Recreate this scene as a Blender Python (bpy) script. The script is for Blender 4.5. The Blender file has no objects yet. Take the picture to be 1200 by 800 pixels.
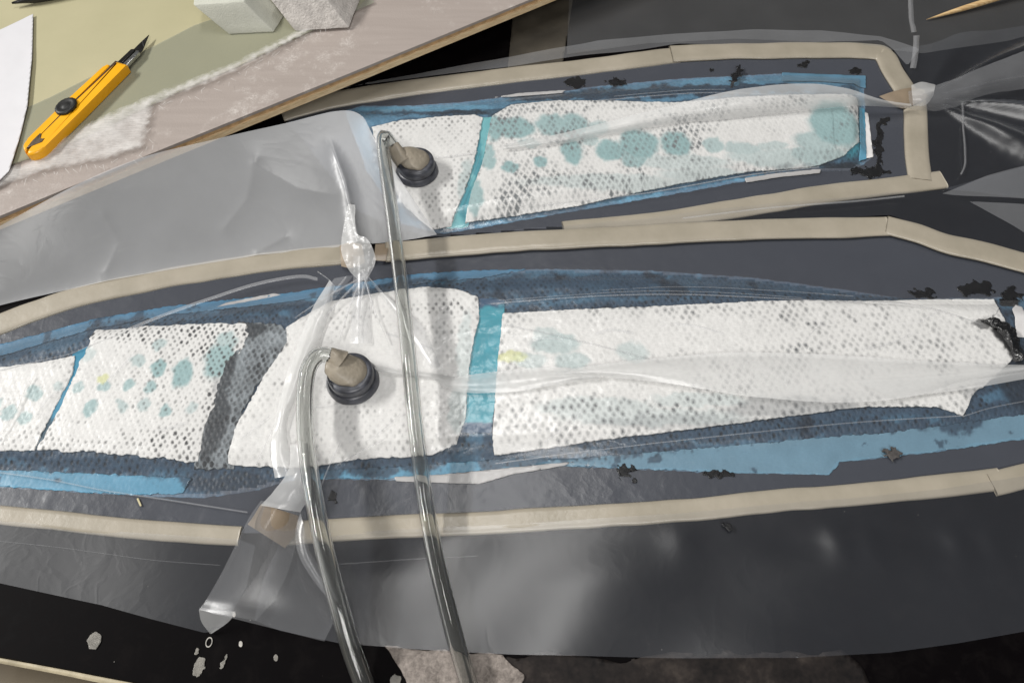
import bpy, math, random
import numpy as np
from mathutils import Vector

random.seed(7)
sc = bpy.context.scene
col = sc.collection
# ------------------------------------------------------------------ camera
FPX, PITCH, CAMH = 900.0, math.radians(60), 0.487
SP, CP = math.sin(PITCH), math.cos(PITCH)
cd = bpy.data.cameras.new('camera'); cam = bpy.data.objects.new('camera', cd); col.objects.link(cam)
cam.location = (0, 0, CAMH); cam.rotation_euler = (math.radians(30), 0, 0)
cd.sensor_width = 36; cd.lens = FPX / 1200 * 36; cd.clip_start = 0.01; cd.clip_end = 50
sc.camera = cam
# ------------------------------------------------------------------ world and lamps
w = bpy.data.worlds.new('World'); sc.world = w; w.use_nodes = True
w.node_tree.nodes['Background'].inputs[0].default_value = (0.95, 0.97, 1.0, 1)
w.node_tree.nodes['Background'].inputs[1].default_value = 0.11
def area(name, loc, target, sx, sy, power, color):
    l = bpy.data.lights.new(name, 'AREA'); l.shape = 'RECTANGLE'; l.size = sx; l.size_y = sy; l.energy = power; l.color = color
    o = bpy.data.objects.new(name, l); col.objects.link(o); o.location = loc
    zax = (Vector(loc) - Vector(target)).normalized(); yax = Vector((0, 1, 0)); xax = yax.cross(zax).normalized(); yax = zax.cross(xax)
    from mathutils import Matrix
    o.rotation_euler = Matrix((xax, yax, zax)).transposed().to_euler()
    return o
area('ceiling_strip_lamp', (-3.3, 0.9, 2.8), (0.0, 0.35, 0), 0.22, 1.9, 168, (1.0, 0.985, 0.955))
area('ceiling_tube_lamp', (-0.05, 0.85, 2.4), (-0.02, 0.35, 0), 0.22, 1.2, 14, (1.0, 0.985, 0.96))
area('rear_panel_lamp', (0.3, -1.3, 1.7), (-0.1, 0.3, 0), 1.2, 0.8, 27, (1.0, 0.985, 0.96))
sc.view_settings.view_transform = 'Standard'; sc.view_settings.look = 'None'
sc.view_settings.exposure = 0; sc.view_settings.gamma = 1
sc.render.engine = 'CYCLES'
cy = sc.cycles
cy.use_denoising = True; cy.transparent_max_bounces = 24; cy.transmission_bounces = 12; cy.max_bounces = 14
cy.caustics_reflective = False; cy.caustics_refractive = False; cy.sample_clamp_indirect = 6

# ------------------------------------------------------------------ helpers
def P(px, py, z=0.0):
    """photo pixel (1200x800) meeting the plane at height z"""
    u = (px - 600.0) / FPX; v = (py - 400.0) / FPX
    k = (CAMH - z) / (SP + v * CP)
    return np.array([u * k, (CP - v * SP) * k, z])
def PX(pts, z=0.0):
    return [tuple(P(a, b, z)[:2]) for a, b in pts]
def hsh(ix, iy, seed):
    h = np.sin(ix * 127.1 + iy * 311.7 + seed * 74.7) * 43758.5453
    return h - np.floor(h)
def vnoise(x, y, seed=0):
    ix = np.floor(x); iy = np.floor(y); fx = x - ix; fy = y - iy
    ux = fx * fx * (3 - 2 * fx); uy = fy * fy * (3 - 2 * fy)
    a = hsh(ix, iy, seed); b = hsh(ix + 1, iy, seed); c = hsh(ix, iy + 1, seed); d = hsh(ix + 1, iy + 1, seed)
    return (a * (1 - ux) + b * ux) * (1 - uy) + (c * (1 - ux) + d * ux) * uy - 0.5
def fbm(x, y, seed=0, o=4):
    s = 0; a = 1.0
    for i in range(o):
        s = s + a * vnoise(x, y, seed + i * 3.1); x = x * 2.03 + 5.1; y = y * 2.03 + 1.7; a *= 0.5
    return s
def sstep(a, b, x):
    t = np.clip((x - a) / (b - a), 0, 1); return t * t * (3 - 2 * t)
def sdf(poly, X, Y):
    """signed distance to polygon, positive inside"""
    pts = np.asarray(poly, float); q = np.roll(pts, -1, 0)
    x = X.ravel(); y = Y.ravel()
    best = np.full(x.shape, 1e9); ins = np.zeros(x.shape, bool)
    for (ax, ay), (bx, by) in zip(pts, q):
        ex, ey = bx - ax, by - ay
        t = np.clip(((x - ax) * ex + (y - ay) * ey) / (ex * ex + ey * ey + 1e-12), 0, 1)
        best = np.minimum(best, (x - ax - t * ex) ** 2 + (y - ay - t * ey) ** 2)
        c = ((ay > y) != (by > y)) & (x < ex * (y - ay) / (ey if abs(ey) > 1e-12 else 1e-12) + ax)
        ins ^= c
    d = np.sqrt(best); return np.where(ins, d, -d).reshape(X.shape)
def dline(pts, X, Y):
    best = np.full(X.shape, 1e9)
    for (ax, ay), (bx, by) in zip(pts[:-1], pts[1:]):
        ex, ey = bx - ax, by - ay
        t = np.clip(((X - ax) * ex + (Y - ay) * ey) / (ex * ex + ey * ey + 1e-12), 0, 1)
        best = np.minimum(best, np.hypot(X - ax - t * ex, Y - ay - t * ey))
    return best
def catmull(pts, n):
    p = np.asarray(pts, float)
    if len(p) == 2: return p[0] + (p[1] - p[0]) * np.linspace(0, 1, n)[:, None]
    e = np.vstack([2 * p[0] - p[1], p, 2 * p[-1] - p[-2]])
    L = np.r_[0, np.cumsum(np.linalg.norm(np.diff(p, axis=0), axis=1))]; out = []
    for s in np.linspace(0, L[-1], n):
        i = min(max(np.searchsorted(L, s, 'right') - 1, 0), len(p) - 2)
        t = (s - L[i]) / (L[i + 1] - L[i] + 1e-12)
        a, b, c, d = e[i], e[i + 1], e[i + 2], e[i + 3]
        out.append(0.5 * (2 * b + (c - a) * t + (2 * a - 5 * b + 4 * c - d) * t * t + (3 * b - a - 3 * c + d) * t ** 3))
    return np.array(out)
def link(name, me, mat, parent=None, smooth=True):
    o = bpy.data.objects.new(name, me); col.objects.link(o)
    if mat: me.materials.append(mat)
    if parent: o.parent = parent
    if smooth: me.polygons.foreach_set('use_smooth', np.ones(len(me.polygons), bool))
    return o
def raw(name, V, F, mat, parent=None, smooth=True):
    me = bpy.data.meshes.new(name); me.from_pydata([tuple(map(float, v)) for v in V], [], F); me.update()
    return link(name, me, mat, parent, smooth)
def tag(o, label, cat, group=None, kind=None):
    if kind == 'structure': o['kind'] = kind; o['label'] = label; return o
    o['label'] = label; o['category'] = cat
    if group: o['group'] = group
    if kind: o['kind'] = kind
    return o
def empty(name, loc=(0, 0, 0)):
    o = bpy.data.objects.new(name, None); col.objects.link(o); o.empty_display_size = 0.01
    o.location = loc; return o
def gridfaces(n, m):
    i = np.arange(n - 1)[:, None]; j = np.arange(m - 1)[None]
    a = (i * m + j).ravel()
    return np.stack([a, a + m, a + m + 1, a + 1], 1)
def fast_mesh(name, V, Q):
    me = bpy.data.meshes.new(name)
    me.vertices.add(len(V)); me.vertices.foreach_set('co', np.asarray(V, np.float32).ravel())
    me.loops.add(Q.size); me.loops.foreach_set('vertex_index', Q.astype(np.int32).ravel())
    me.polygons.add(len(Q)); me.polygons.foreach_set('loop_start', np.arange(0, Q.size, 4, dtype=np.int32))
    me.update(calc_edges=True); me.validate(); return me
def sheet(name, poly, zf, res, mat, parent=None, jag=0.0, jsc=0.004, thick=0.0005, colf=None, dotf=None, seed=0):
    """a cloth or film cut to a polygon (world x,y), laid over the height zf, with a ragged rim and a real thickness"""
    pts = np.asarray(poly, float); lo = pts.min(0) - 2 * res; hi = pts.max(0) + 2 * res
    nx = int((hi[0] - lo[0]) / res) + 2; ny = int((hi[1] - lo[1]) / res) + 2
    X, Y = np.meshgrid(lo[0] + np.arange(nx) * res, lo[1] + np.arange(ny) * res, indexing='ij')
    sd = sdf(poly, X, Y)
    if jag: sd = sd + jag * fbm(X / jsc, Y / jsc, seed + 11, 3)
    ins = sd > 0
    keep = (ins[:-1, :-1].astype(int) + ins[1:, :-1] + ins[:-1, 1:] + ins[1:, 1:]) >= 1
    gx, gy = np.gradient(sd, res); g2 = np.maximum(gx * gx + gy * gy, 0.3)
    mv = np.clip(np.where(sd < 0, -sd, 0), 0, 1.6 * res)
    X = X + gx / g2 * mv; Y = Y + gy / g2 * mv
    Q = gridfaces(nx, ny).reshape(nx - 1, ny - 1, 4)[keep]
    used = np.unique(Q); rm = np.full(nx * ny, -1); rm[used] = np.arange(len(used)); Q = rm[Q]
    x = X.ravel()[used]; y = Y.ravel()[used]; z = zf(x, y)
    V = np.stack([x, y, z], 1)
    if thick:
        E = np.vstack([Q[:, [0, 1]], Q[:, [1, 2]], Q[:, [2, 3]], Q[:, [3, 0]]])
        key = np.sort(E, 1); k = key[:, 0] * len(V) + key[:, 1]
        u, idx, cnt = np.unique(k, return_index=True, return_counts=True)
        B = E[idx[cnt == 1]]; bv = np.unique(B); rb = np.full(len(V), -1); rb[bv] = len(V) + np.arange(len(bv))
        S = np.stack([B[:, 1], B[:, 0], rb[B[:, 0]], rb[B[:, 1]]], 1)
        nv = V[bv].copy(); nv[:, 2] -= thick
        V = np.vstack([V, nv]); Q = np.vstack([Q, S])
    me = fast_mesh(name, V, Q)
    if colf is not None:
        a = me.color_attributes.new('col', 'FLOAT_COLOR', 'POINT')
        c = np.ones((len(V), 4), np.float32); c[:, :3] = colf(V[:, 0], V[:, 1]); a.data.foreach_set('color', c.ravel())
    if dotf is not None:
        a = me.attributes.new('dot', 'FLOAT', 'POINT'); a.data.foreach_set('value', dotf(V[:, 0], V[:, 1]).astype(np.float32))
    return link(name, me, mat, parent)
def ribbon(name, A, B, mat, parent=None, n=40, m=10, bulge=0.0, wr=0.0, wsc=0.01, seed=0, ease=1.0):
    """a strip of film between two edges given as (photo x, photo y, height)"""
    a = catmull(A, n); b = catmull(B, n); V = []
    for i in range(n):
        for j in range(m):
            t = j / (m - 1); p = a[i] * (1 - t) + b[i] * t
            z = a[i][2] + (b[i][2] - a[i][2]) * t ** ease + bulge * math.sin(math.pi * t)
            q = P(p[0], p[1], z); V.append(q)
    V = np.array(V)
    if wr: V[:, 2] += wr * fbm(V[:, 0] / wsc, V[:, 1] / wsc, seed, 3)
    V[:, 2] = np.maximum(V[:, 2], 0.0004)
    return link(name, fast_mesh(name, V, gridfaces(n, m)), mat, parent)
def sweep(path, prof_fn, closed=True):
    """rings of a profile (list of (side, up)) along a 3-D path, profile upright to world z"""
    path = np.asarray(path); n = len(path); V = []; k = None
    for i in range(n):
        t = path[min(i + 1, n - 1)] - path[max(i - 1, 0)]; t = t / np.linalg.norm(t)
        s = np.cross(t, (0, 0, 1)); s = s / (np.linalg.norm(s) + 1e-9); u = np.cross(s, t)
        pr = prof_fn(i / (n - 1)); k = len(pr)
        for a, b in pr: V.append(path[i] + s * a + u * b)
    F = []
    for i in range(n - 1):
        for j in range(k):
            j2 = (j + 1) % k
            F.append((i * k + j, i * k + j2, (i + 1) * k + j2, (i + 1) * k + j))
    F.append(tuple(range(k))); F.append(tuple((n - 1) * k + j for j in reversed(range(k))))
    return V, F
def lathe(rings, seg=40, c=(0, 0, 0), wob=0.0, seed=0):
    V = []; k = len(rings)
    for r, z in rings:
        for s in range(seg):
            a = 2 * math.pi * s / seg
            rr = r * (1 + wob * float(vnoise(np.array(math.cos(a) * 2.1 + 7), np.array(math.sin(a) * 2.1 + z * 300), seed)))
            V.append((c[0] + rr * math.cos(a), c[1] + rr * math.sin(a), c[2] + z))
    F = [(i * seg + s, i * seg + (s + 1) % seg, (i + 1) * seg + (s + 1) % seg, (i + 1) * seg + s) for i in range(k - 1) for s in range(seg)]
    F.append(tuple((k - 1) * seg + s for s in range(seg))); F.append(tuple(reversed(range(seg))))
    return V, F

# ------------------------------------------------------------------ materials
def lin(r, g, b):
    f = lambda c: (c / 255 / 12.92) if c / 255 <= 0.04045 else ((c / 255 + 0.055) / 1.055) ** 2.4
    return (f(r), f(g), f(b), 1)
class N:
    def __init__(s, name):
        s.m = bpy.data.materials.new(name); s.m.use_nodes = True; s.t = s.m.node_tree; s.t.nodes.clear()
        s.out = s.t.nodes.new('ShaderNodeOutputMaterial')
    def n(s, typ, ins=None, **kw):
        o = s.t.nodes.new('ShaderNode' + typ)
        for k, v in kw.items(): setattr(o, k, v)
        for k, v in (ins or {}).items():
            if hasattr(v, 'is_output'): s.t.links.new(v, o.inputs[k])
            else: o.inputs[k].default_value = v
        return o
    def math(s, op, a, b=0.0, clamp=False):
        return s.n('Math', {0: a, 1: b}, operation=op, use_clamp=clamp).outputs[0]
    def mixc(s, f, a, b, mode='MIX'):
        o = s.n('Mix', {0: f, 6: a, 7: b}, data_type='RGBA', blend_type=mode); return o.outputs[2]
    def ramp(s, f, stops):
        o = s.n('ValToRGB', {0: f}); e = o.color_ramp.elements
        while len(e) < len(stops): e.new(0.5)
        for k, (p, c) in zip(e, stops): k.position = p; k.color = c if len(c) == 4 else (*c, 1)
        return o.outputs[0]
    def noise(s, vec, scale, detail=4, rough=0.55, dist=0.0):
        return s.n('TexNoise', {'Vector': vec, 'Scale': scale, 'Detail': detail, 'Roughness': rough, 'Distortion': dist}).outputs[0]
    def coord(s): return s.n('TexCoord').outputs['Object']
    def end(s, sh): s.t.links.new(sh, s.out.inputs[0]); return s.m

def plain(name, c, rough=0.5, var=0.15, scale=60, bump=0.1, bdist=0.0005, spec=0.5, metal=0.0, coat=0.0, c2=None, bscale=None):
    k = N(name); v = k.coord(); nz = k.noise(v, scale, 6)
    c = tuple(c); c2 = c2 or tuple(x * (1 - var) for x in c[:3]) + (1,)
    colr = k.ramp(nz, [(0.35, c2), (0.65, c)])
    bn = k.noise(v, bscale or scale * 8, 4)
    b = k.n('Bump', {'Strength': bump, 'Distance': bdist, 'Height': bn})
    rr = k.math('ADD', k.math('MULTIPLY', nz, 0.25), rough - 0.12)
    p = k.n('BsdfPrincipled', {'Base Color': colr, 'Roughness': rr, 'Metallic': metal, 'Specular IOR Level': spec, 'Normal': b.outputs[0], 'Coat Weight': coat, 'Coat Roughness': 0.15})
    return k.end(p.outputs[0])

def film(name, fac, tint=(0.82, 0.83, 0.84), rough=0.25, gloss=1.0, bump=0.15, bscale=90, var=0.3, trans=0.4, facing=0.25, ridge=0.5):
    """translucent plastic film: mostly see-through, a little milk, a sheen"""
    k = N(name); v = k.coord()
    d = k.n('BsdfDiffuse', {'Color': (*tint, 1)}).outputs[0]; t = k.n('BsdfTranslucent', {'Color': (*tint, 1)}).outputs[0]
    milk = k.n('MixShader', {0: trans, 1: d, 2: t}).outputs[0]
    nz = k.noise(v, 22, 4)
    lw = k.n('LayerWeight', {'Blend': 0.35}).outputs['Facing']
    f = k.math('ADD', k.math('MULTIPLY', k.math('ADD', k.math('MULTIPLY', nz, 2 * var), 1 - var), fac), k.math('MULTIPLY', lw, facing * fac), True)
    tr = k.n('BsdfTransparent', {'Color': (0.985, 0.985, 0.985, 1)}).outputs[0]
    body = k.n('MixShader', {0: f, 1: tr, 2: milk}).outputs[0]
    rdg = k.math('SUBTRACT', 1.0, k.math('MULTIPLY', k.math('ABSOLUTE', k.math('SUBTRACT', k.noise(v, 17, 3, 0.5, 0.4), 0.5)), 16.0), True)
    rd2 = k.math('SUBTRACT', 1.0, k.math('MULTIPLY', k.math('ABSOLUTE', k.math('SUBTRACT', k.noise(v, 41, 3, 0.5, 0.6), 0.5)), 14.0), True)
    hgt = k.math('ADD', k.noise(v, bscale, 3), k.math('MULTIPLY', k.math('ADD', rdg, k.math('MULTIPLY', rd2, 0.5)), ridge))
    bp = k.n('Bump', {'Strength': bump, 'Distance': 0.001, 'Height': hgt}).outputs[0]
    g = k.n('BsdfGlossy', {'Color': (1, 1, 1, 1), 'Roughness': rough, 'Normal': bp}).outputs[0]
    ior = k.math('SUBTRACT', 1.45, k.math('MULTIPLY', k.n('NewGeometry').outputs['Backfacing'], 1.45 - 1 / 1.45))   # a thin film reflects alike from both sides
    fr = k.math('MULTIPLY', k.n('Fresnel', {'IOR': ior, 'Normal': bp}).outputs[0], gloss, True)
    return k.end(k.n('MixShader', {0: fr, 1: body, 2: g}).outputs[0])

def laminate(name, dotcol, ph, pr, tilt=0.0, rough=0.45, coat=0.30, bump=0.2, rad=0.36, soft=0.38, weave=0.3, rnd=0.18, crough=0.14, cb_=0.25, metric='EUCLIDEAN'):
    """cloth or film pressed under the bag: colour from the cloth's own stains, perforation dots where resin came through"""
    k = N(name); v = k.coord()
    base = k.n('Attribute', attribute_name='col').outputs['Color']; da = k.n('Attribute', attribute_name='dot').outputs['Fac']
    dis = k.n('TexNoise', {'Vector': v, 'Scale': 30.0, 'Detail': 2.0}).outputs['Color']
    vv = k.n('VectorMath', {0: v, 1: k.n('VectorMath', {0: dis, 1: (0.004, 0.004, 0)}, operation='MULTIPLY').outputs[0]}, operation='ADD').outputs[0]
    mp0 = k.n('Mapping', {'Vector': vv, 'Rotation': (0, 0, tilt)}).outputs[0]
    mp = k.n('Mapping', {'Vector': mp0, 'Rotation': (0, 0, math.pi / 4), 'Scale': (1.4142 / ph, 0.7071 / pr, 0)}).outputs[0]; ang = 0.65
    vo = k.n('TexVoronoi', {'Vector': mp, 'Scale': 1.0, 'Randomness': rnd}, voronoi_dimensions='2D', distance=metric)
    dist = vo.outputs['Distance']; rndc = k.n('SeparateColor', {0: vo.outputs['Color']}).outputs[0]
    r_ = k.math('ADD', k.math('ADD', rad - 0.16, k.math('MULTIPLY', da, 0.12)), k.math('MULTIPLY', rndc, 0.2))
    edge = k.noise(v, 900, 2)
    dd = k.math('ADD', dist, k.math('MULTIPLY', k.math('SUBTRACT', edge, 0.5), 0.5))
    mask = k.math('DIVIDE', k.math('SUBTRACT', r_, dd), soft, True)
    # finer thread texture
    th = k.n('Mapping', {'Vector': v, 'Rotation': (0, 0, ang + 0.75), 'Scale': (260, 1500, 1)}).outputs[0]
    thn = k.noise(th, 1.0, 3)
    fine = k.noise(v, 1300, 3)
    amt = k.math('MULTIPLY', k.math('MULTIPLY', mask, da), k.math('ADD', k.math('MULTIPLY', k.noise(v, 150, 3), 0.9), k.math('MULTIPLY', rndc, 0.7)), True)
    c = k.mixc(amt, base, dotcol)
    tone = k.math('ADD', 1.0, k.math('MULTIPLY', k.math('ADD', k.math('SUBTRACT', thn, 0.5), k.math('SUBTRACT', fine, 0.5)), weave))
    c = k.mixc(1.0, c, k.n('CombineColor', {0: tone, 1: tone, 2: tone}).outputs[0], 'MULTIPLY')
    h = k.math('ADD', k.math('MULTIPLY', k.math('DIVIDE', k.math('SUBTRACT', 0.5, dist), 0.5, True), -1.0), k.math('MULTIPLY', k.math('ADD', thn, fine), 0.35))
    b = k.n('Bump', {'Strength': bump, 'Distance': 0.0007, 'Height': h}).outputs[0]
    cb = k.n('Bump', {'Strength': cb_, 'Distance': 0.0007, 'Height': k.math('ADD', h, k.noise(v, 160, 3))}).outputs[0]
    p = k.n('BsdfPrincipled', {'Base Color': c, 'Roughness': rough, 'Normal': b, 'Coat Weight': coat * 0.25, 'Coat Roughness': crough, 'Coat Normal': cb, 'Specular IOR Level': 0.3})
    return k.end(p.outputs[0])

M = {}
M['film_skirt'] = film('bag film', 0.040, tint=(0.68, 0.74, 0.88), rough=0.28, gloss=1.4, var=0.2, bump=0.10, bscale=26, ridge=0.30)
M['film_cavity'] = film('bag film sucked flat', 0.130, tint=(0.68, 0.74, 0.90), rough=0.30, gloss=1.2, bump=0.2, bscale=120, var=0.12, ridge=0.4)
M['film_pressed'] = film('bag film pressed on the cloths', 0.03, tint=(0.84, 0.85, 0.88), rough=0.20, gloss=0.9, bump=0.22, bscale=110, var=0.4, facing=0.3, trans=0.25, ridge=0.7)
M['film_flap'] = film('bag film standing up', 0.37, tint=(0.95, 0.96, 0.98), rough=0.34, gloss=1.4, bump=0.10, bscale=24, var=0.15, facing=0.2, trans=0.3, ridge=1.0)
M['film_pleat'] = film('bag film folded double', 0.42, tint=(0.92, 0.92, 0.91), rough=0.22, gloss=1.0, bump=0.12, var=0.25, facing=0.35, trans=0.25)
M['film_fold'] = film('bag film fold', 0.22, tint=(0.90, 0.90, 0.92), rough=0.24, gloss=1.6, bump=0.08, var=0.2, facing=0.6, trans=0.3)
M['film_fan'] = film('bag film fan', 0.09, tint=(0.86, 0.87, 0.90), rough=0.24, gloss=1.7, bump=0.08, var=0.2, facing=0.6, trans=0.3, ridge=0.3)
M['film_crease'] = film('bag film crease', 0.25, tint=(0.92, 0.93, 0.94), rough=0.2, gloss=1.5, facing=0.5, trans=0.2)
M['film_light'] = film('loose film', 0.13, tint=(0.88, 0.89, 0.92), rough=0.26, gloss=1.2, var=0.3, trans=0.25)

# ------------------------------------------------------------------ the table
k = N('black table'); v = k.coord()
sp = k.noise(v, 420, 2, 0.5); sp2 = k.noise(v, 9, 5, 0.6); gr = k.noise(v, 70, 6, 0.65, 0.6)
fl = k.math('MULTIPLY', k.math('GREATER_THAN', sp, 0.775), k.math('GREATER_THAN', sp2, 0.5))
du = k.math('MULTIPLY', k.math('SUBTRACT', gr, 0.5, True), 0.05)
c = k.mixc(fl, k.mixc(k.math('MULTIPLY', du, 2.0, True), (0.0022, 0.0016, 0.0019, 1), (0.12, 0.10, 0.09, 1)), (0.25, 0.24, 0.22, 1))
p = k.n('BsdfPrincipled', {'Base Color': c, 'Roughness': k.math('ADD', 0.35, k.math('MULTIPLY', gr, 0.3)), 'Specular IOR Level': 0.04})
M['table'] = k.end(p.outputs[0])
edge_a, edge_b = P(-60, 757), P(330, 832)
tb = [tuple(edge_a[:2]), tuple(edge_b[:2]), tuple(P(420, 900)[:2]), tuple(P(1500, 900)[:2]), (1.2, 2.2), (-1.4, 2.2), tuple(P(-500, 672)[:2])]
def prism(name, pts, z0, z1, mat, parent=None, smooth=False):
    n = len(pts); V = [(x, y, z1) for x, y in pts] + [(x, y, z0) for x, y in pts]
    F = [tuple(range(n)), tuple(reversed(range(n, 2 * n)))] + [(i, i + n, (i + 1) % n + n, (i + 1) % n) for i in range(n)]
    return raw(name, V, F, mat, parent, smooth)
table = prism('table_top', tb, -0.03, 0.0, M['table'])
tag(table, 'black table top scattered with resin flecks', None, kind='structure')
ea, eb = P(-90, 751), P(345, 836)
lip = ribbon('edge_trim', [(-90, 754, .0012), (60, 781.5, .0015), (130, 795, .0012), (345, 836, .0012)], [(-90, 760, .0003), (60, 788, .0004), (130, 802, .0004), (345, 842, .0003)],
             plain('worn beige edge', lin(190, 178, 150), 0.5, 0.3, 120, 0.3), table, 60, 6, 0.0008, 0.0006, 0.004, 3)
flo = raw('bench', [(-2, -1, -0.035), (2, -1, -0.035), (2, 0.3, -0.035), (-2, 0.3, -0.035)], [(0, 1, 2, 3)], plain('olive brown bench', lin(98, 86, 66), 0.6, 0.25, 25, 0.2))
tag(flo, 'dull olive brown bench below the table edge', None, kind='structure')

# ------------------------------------------------------------------ plywood board at the far left with what lies on it
ZB = 0.034
k = N('pinkish veneer'); v = k.coord()
g = k.n('Mapping', {'Vector': v, 'Rotation': (0, 0, -0.35), 'Scale': (14, 160, 1)}).outputs[0]
gn = k.noise(g, 1.0, 5); scf = k.noise(v, 38, 7, 0.7); fz = k.noise(v, 700, 3)
c = k.ramp(gn, [(0.2, lin(158, 147, 140)), (0.8, lin(170, 159, 152))])
sm = k.math('MULTIPLY', k.math('MULTIPLY', k.math('SUBTRACT', scf, 0.54), 5.0, True), k.math('MULTIPLY', k.math('SUBTRACT', fz, 0.35), 3.0, True), True)
c = k.mixc(k.math('MULTIPLY', sm, 0.8), c, lin(226, 220, 214))
M['veneer'] = k.end(k.n('BsdfPrincipled', {'Base Color': c, 'Roughness': 0.45, 'Normal': k.n('Bump', {'Strength': 0.3, 'Distance': 0.0006, 'Height': k.math('ADD', scf, fz)}).outputs[0]}).outputs[0])
k = N('ply edge'); v = k.coord()
pn = k.noise(k.n('Mapping', {'Vector': v, 'Rotation': (0, 0, 0.35), 'Scale': (60, 200, 900)}).outputs[0], 1.0, 4)
M['ply'] = k.end(k.n('BsdfPrincipled', {'Base Color': k.ramp(pn, [(0.3, lin(214, 182, 138)), (0.7, lin(244, 220, 180))]), 'Roughness': 0.6, 'Normal': k.n('Bump', {'Strength': 0.4, 'Distance': 0.0006, 'Height': pn}).outputs[0]}).outputs[0])
board = empty('plywood_board', tuple(P(300, 60, ZB - 0.012)))
tag(board, 'plywood board with scuffed pinkish face and pale edge, under the green mat', 'board')
bl = tuple(board.location)
bp_ = [P(-160, 318, ZB), P(0, 253, ZB), P(170, 183, ZB), P(400, 90, ZB), P(650, -12, ZB), P(900, -114, ZB), P(800, -260, ZB), P(-300, -260, ZB)]
def rel(pts): return [(p[0] - bl[0], p[1] - bl[1]) for p in pts]
prism('top_veneer', rel(bp_), 0.0095, 0.012, plain('veneer rim', lin(150, 112, 78), 0.6, 0.3, 90, 0.3), board).data.materials[0] = M['veneer']
inner = [P(-160, 316.5, ZB), P(0, 251.5, ZB), P(170, 181.5, ZB), P(400, 88.5, ZB), P(650, -13.5, ZB), P(900, -116, ZB), P(800, -260, ZB), P(-300, -260, ZB)]
prism('core_ply', rel(inner), 0.0055, 0.0093, plain('brown middle ply', lin(204, 168, 124), 0.65, 0.35, 150, 0.4), board)
prism('bottom_ply', rel(bp_), 0.0, 0.0053, M['ply'], board)

def flat(z): return lambda x, y: z + 0 * x
k = N('olive mat'); v = k.coord()
mn = k.noise(v, 8, 5); mf = k.noise(v, 500, 3)
c = k.ramp(mn, [(0.3, lin(170, 164, 130)), (0.7, lin(184, 177, 143))])
M['mat'] = k.end(k.n('BsdfPrincipled', {'Base Color': c, 'Roughness': 0.55, 'Normal': k.n('Bump', {'Strength': 0.12, 'Distance': 0.0005, 'Height': mf}).outputs[0]}).outputs[0])
o = sheet('cutting_mat', PX([(-120, 230), (0, 197), (60, 178), (125, 150), (200, 112), (280, 78), (345, 46), (420, 8), (470, -40), (300, -160), (-200, -160)], ZB), lambda x, y: ZB + 0.0014 + 0.0002 * fbm(x / .03, y / .03, 4), 0.006, M['mat'], thick=0.0013)
tag(o, 'pale olive green mat on the plywood board under the yellow knife', 'mat')
o = sheet('mat_shadow_tint', PX([(-60, 205), (20, 134), (60, 116), (120, 86), (180, 57), (228, 32), (300, 8), (380, -30), (440, 5), (345, 48), (200, 113), (125, 151), (60, 180), (0, 200)], ZB),
          lambda x, y: ZB + 0.0019 + 0.0004 * fbm(x / .02, y / .02, 5), 0.003, film('painted mat shadow', 0.5, tint=(0.36, 0.37, 0.29), rough=0.4, gloss=0.4, var=0.12, trans=0.1, facing=0.1), thick=0)
tag(o, 'soft shadow band along the front of the olive mat, painted as a thin tinted strip', 'film')  # soft shadow on the mat, painted as a thin tinted sheet
k = N('frayed white cloth'); v = k.coord()
a_ = k.noise(v, 34, 6, 0.65); b_ = k.noise(k.n('Mapping', {'Vector': v, 'Rotation': (0, 0, 1.0), 'Scale': (140, 900, 1)}).outputs[0], 1.0, 4)
f_ = k.math('ADD', 0.55, k.math('MULTIPLY', k.math('ADD', k.math('SUBTRACT', a_, 0.5), k.math('MULTIPLY', k.math('SUBTRACT', b_, 0.5), 0.4)), 1.3), True)
M['fray'] = k.end(k.n('MixShader', {0: k.math('MULTIPLY', k.math('MAXIMUM', f_, 0.25), k.n('Attribute', attribute_name='col').outputs['Fac']), 1: k.n('BsdfTransparent').outputs[0], 2: k.n('BsdfPrincipled', {'Base Color': (0.80, 0.77, 0.74, 1), 'Roughness': 0.5, 'Normal': k.n('Bump', {'Strength': 0.5, 'Distance': 0.0008, 'Height': b_}).outputs[0]}).outputs[0]}).outputs[0])
peel = empty('peel_ply_strip', tuple(P(150, 165, ZB + .003)))
tag(peel, 'frayed translucent white cloth strip along the front edge of the board', 'cloth')
wp = PX([(-40, 212), (0, 202), (35, 193), (70, 168), (110, 145), (173, 117), (267, 80), (340, 44), (400, 12), (412, 16), (350, 50), (265, 95), (182, 127), (176, 158), (172, 178), (123, 192), (60, 204), (0, 224), (-40, 240)], ZB)
o = sheet('cloth', [(x - peel.location[0], y - peel.location[1]) for x, y in wp], lambda x, y: 0.0006 + 0.0012 * fbm(x / .02, y / .012, 6), 0.0012, M['fray'], peel, jag=0.0022, jsc=0.008, thick=0.0, colf=lambda x, y: np.repeat((sstep(-.001, .007, sdf([(a - peel.location[0], b - peel.location[1]) for a, b in wp], x, y) + .004 * fbm(x / .004, y / .004, 3)))[:, None], 3, 1))
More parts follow.
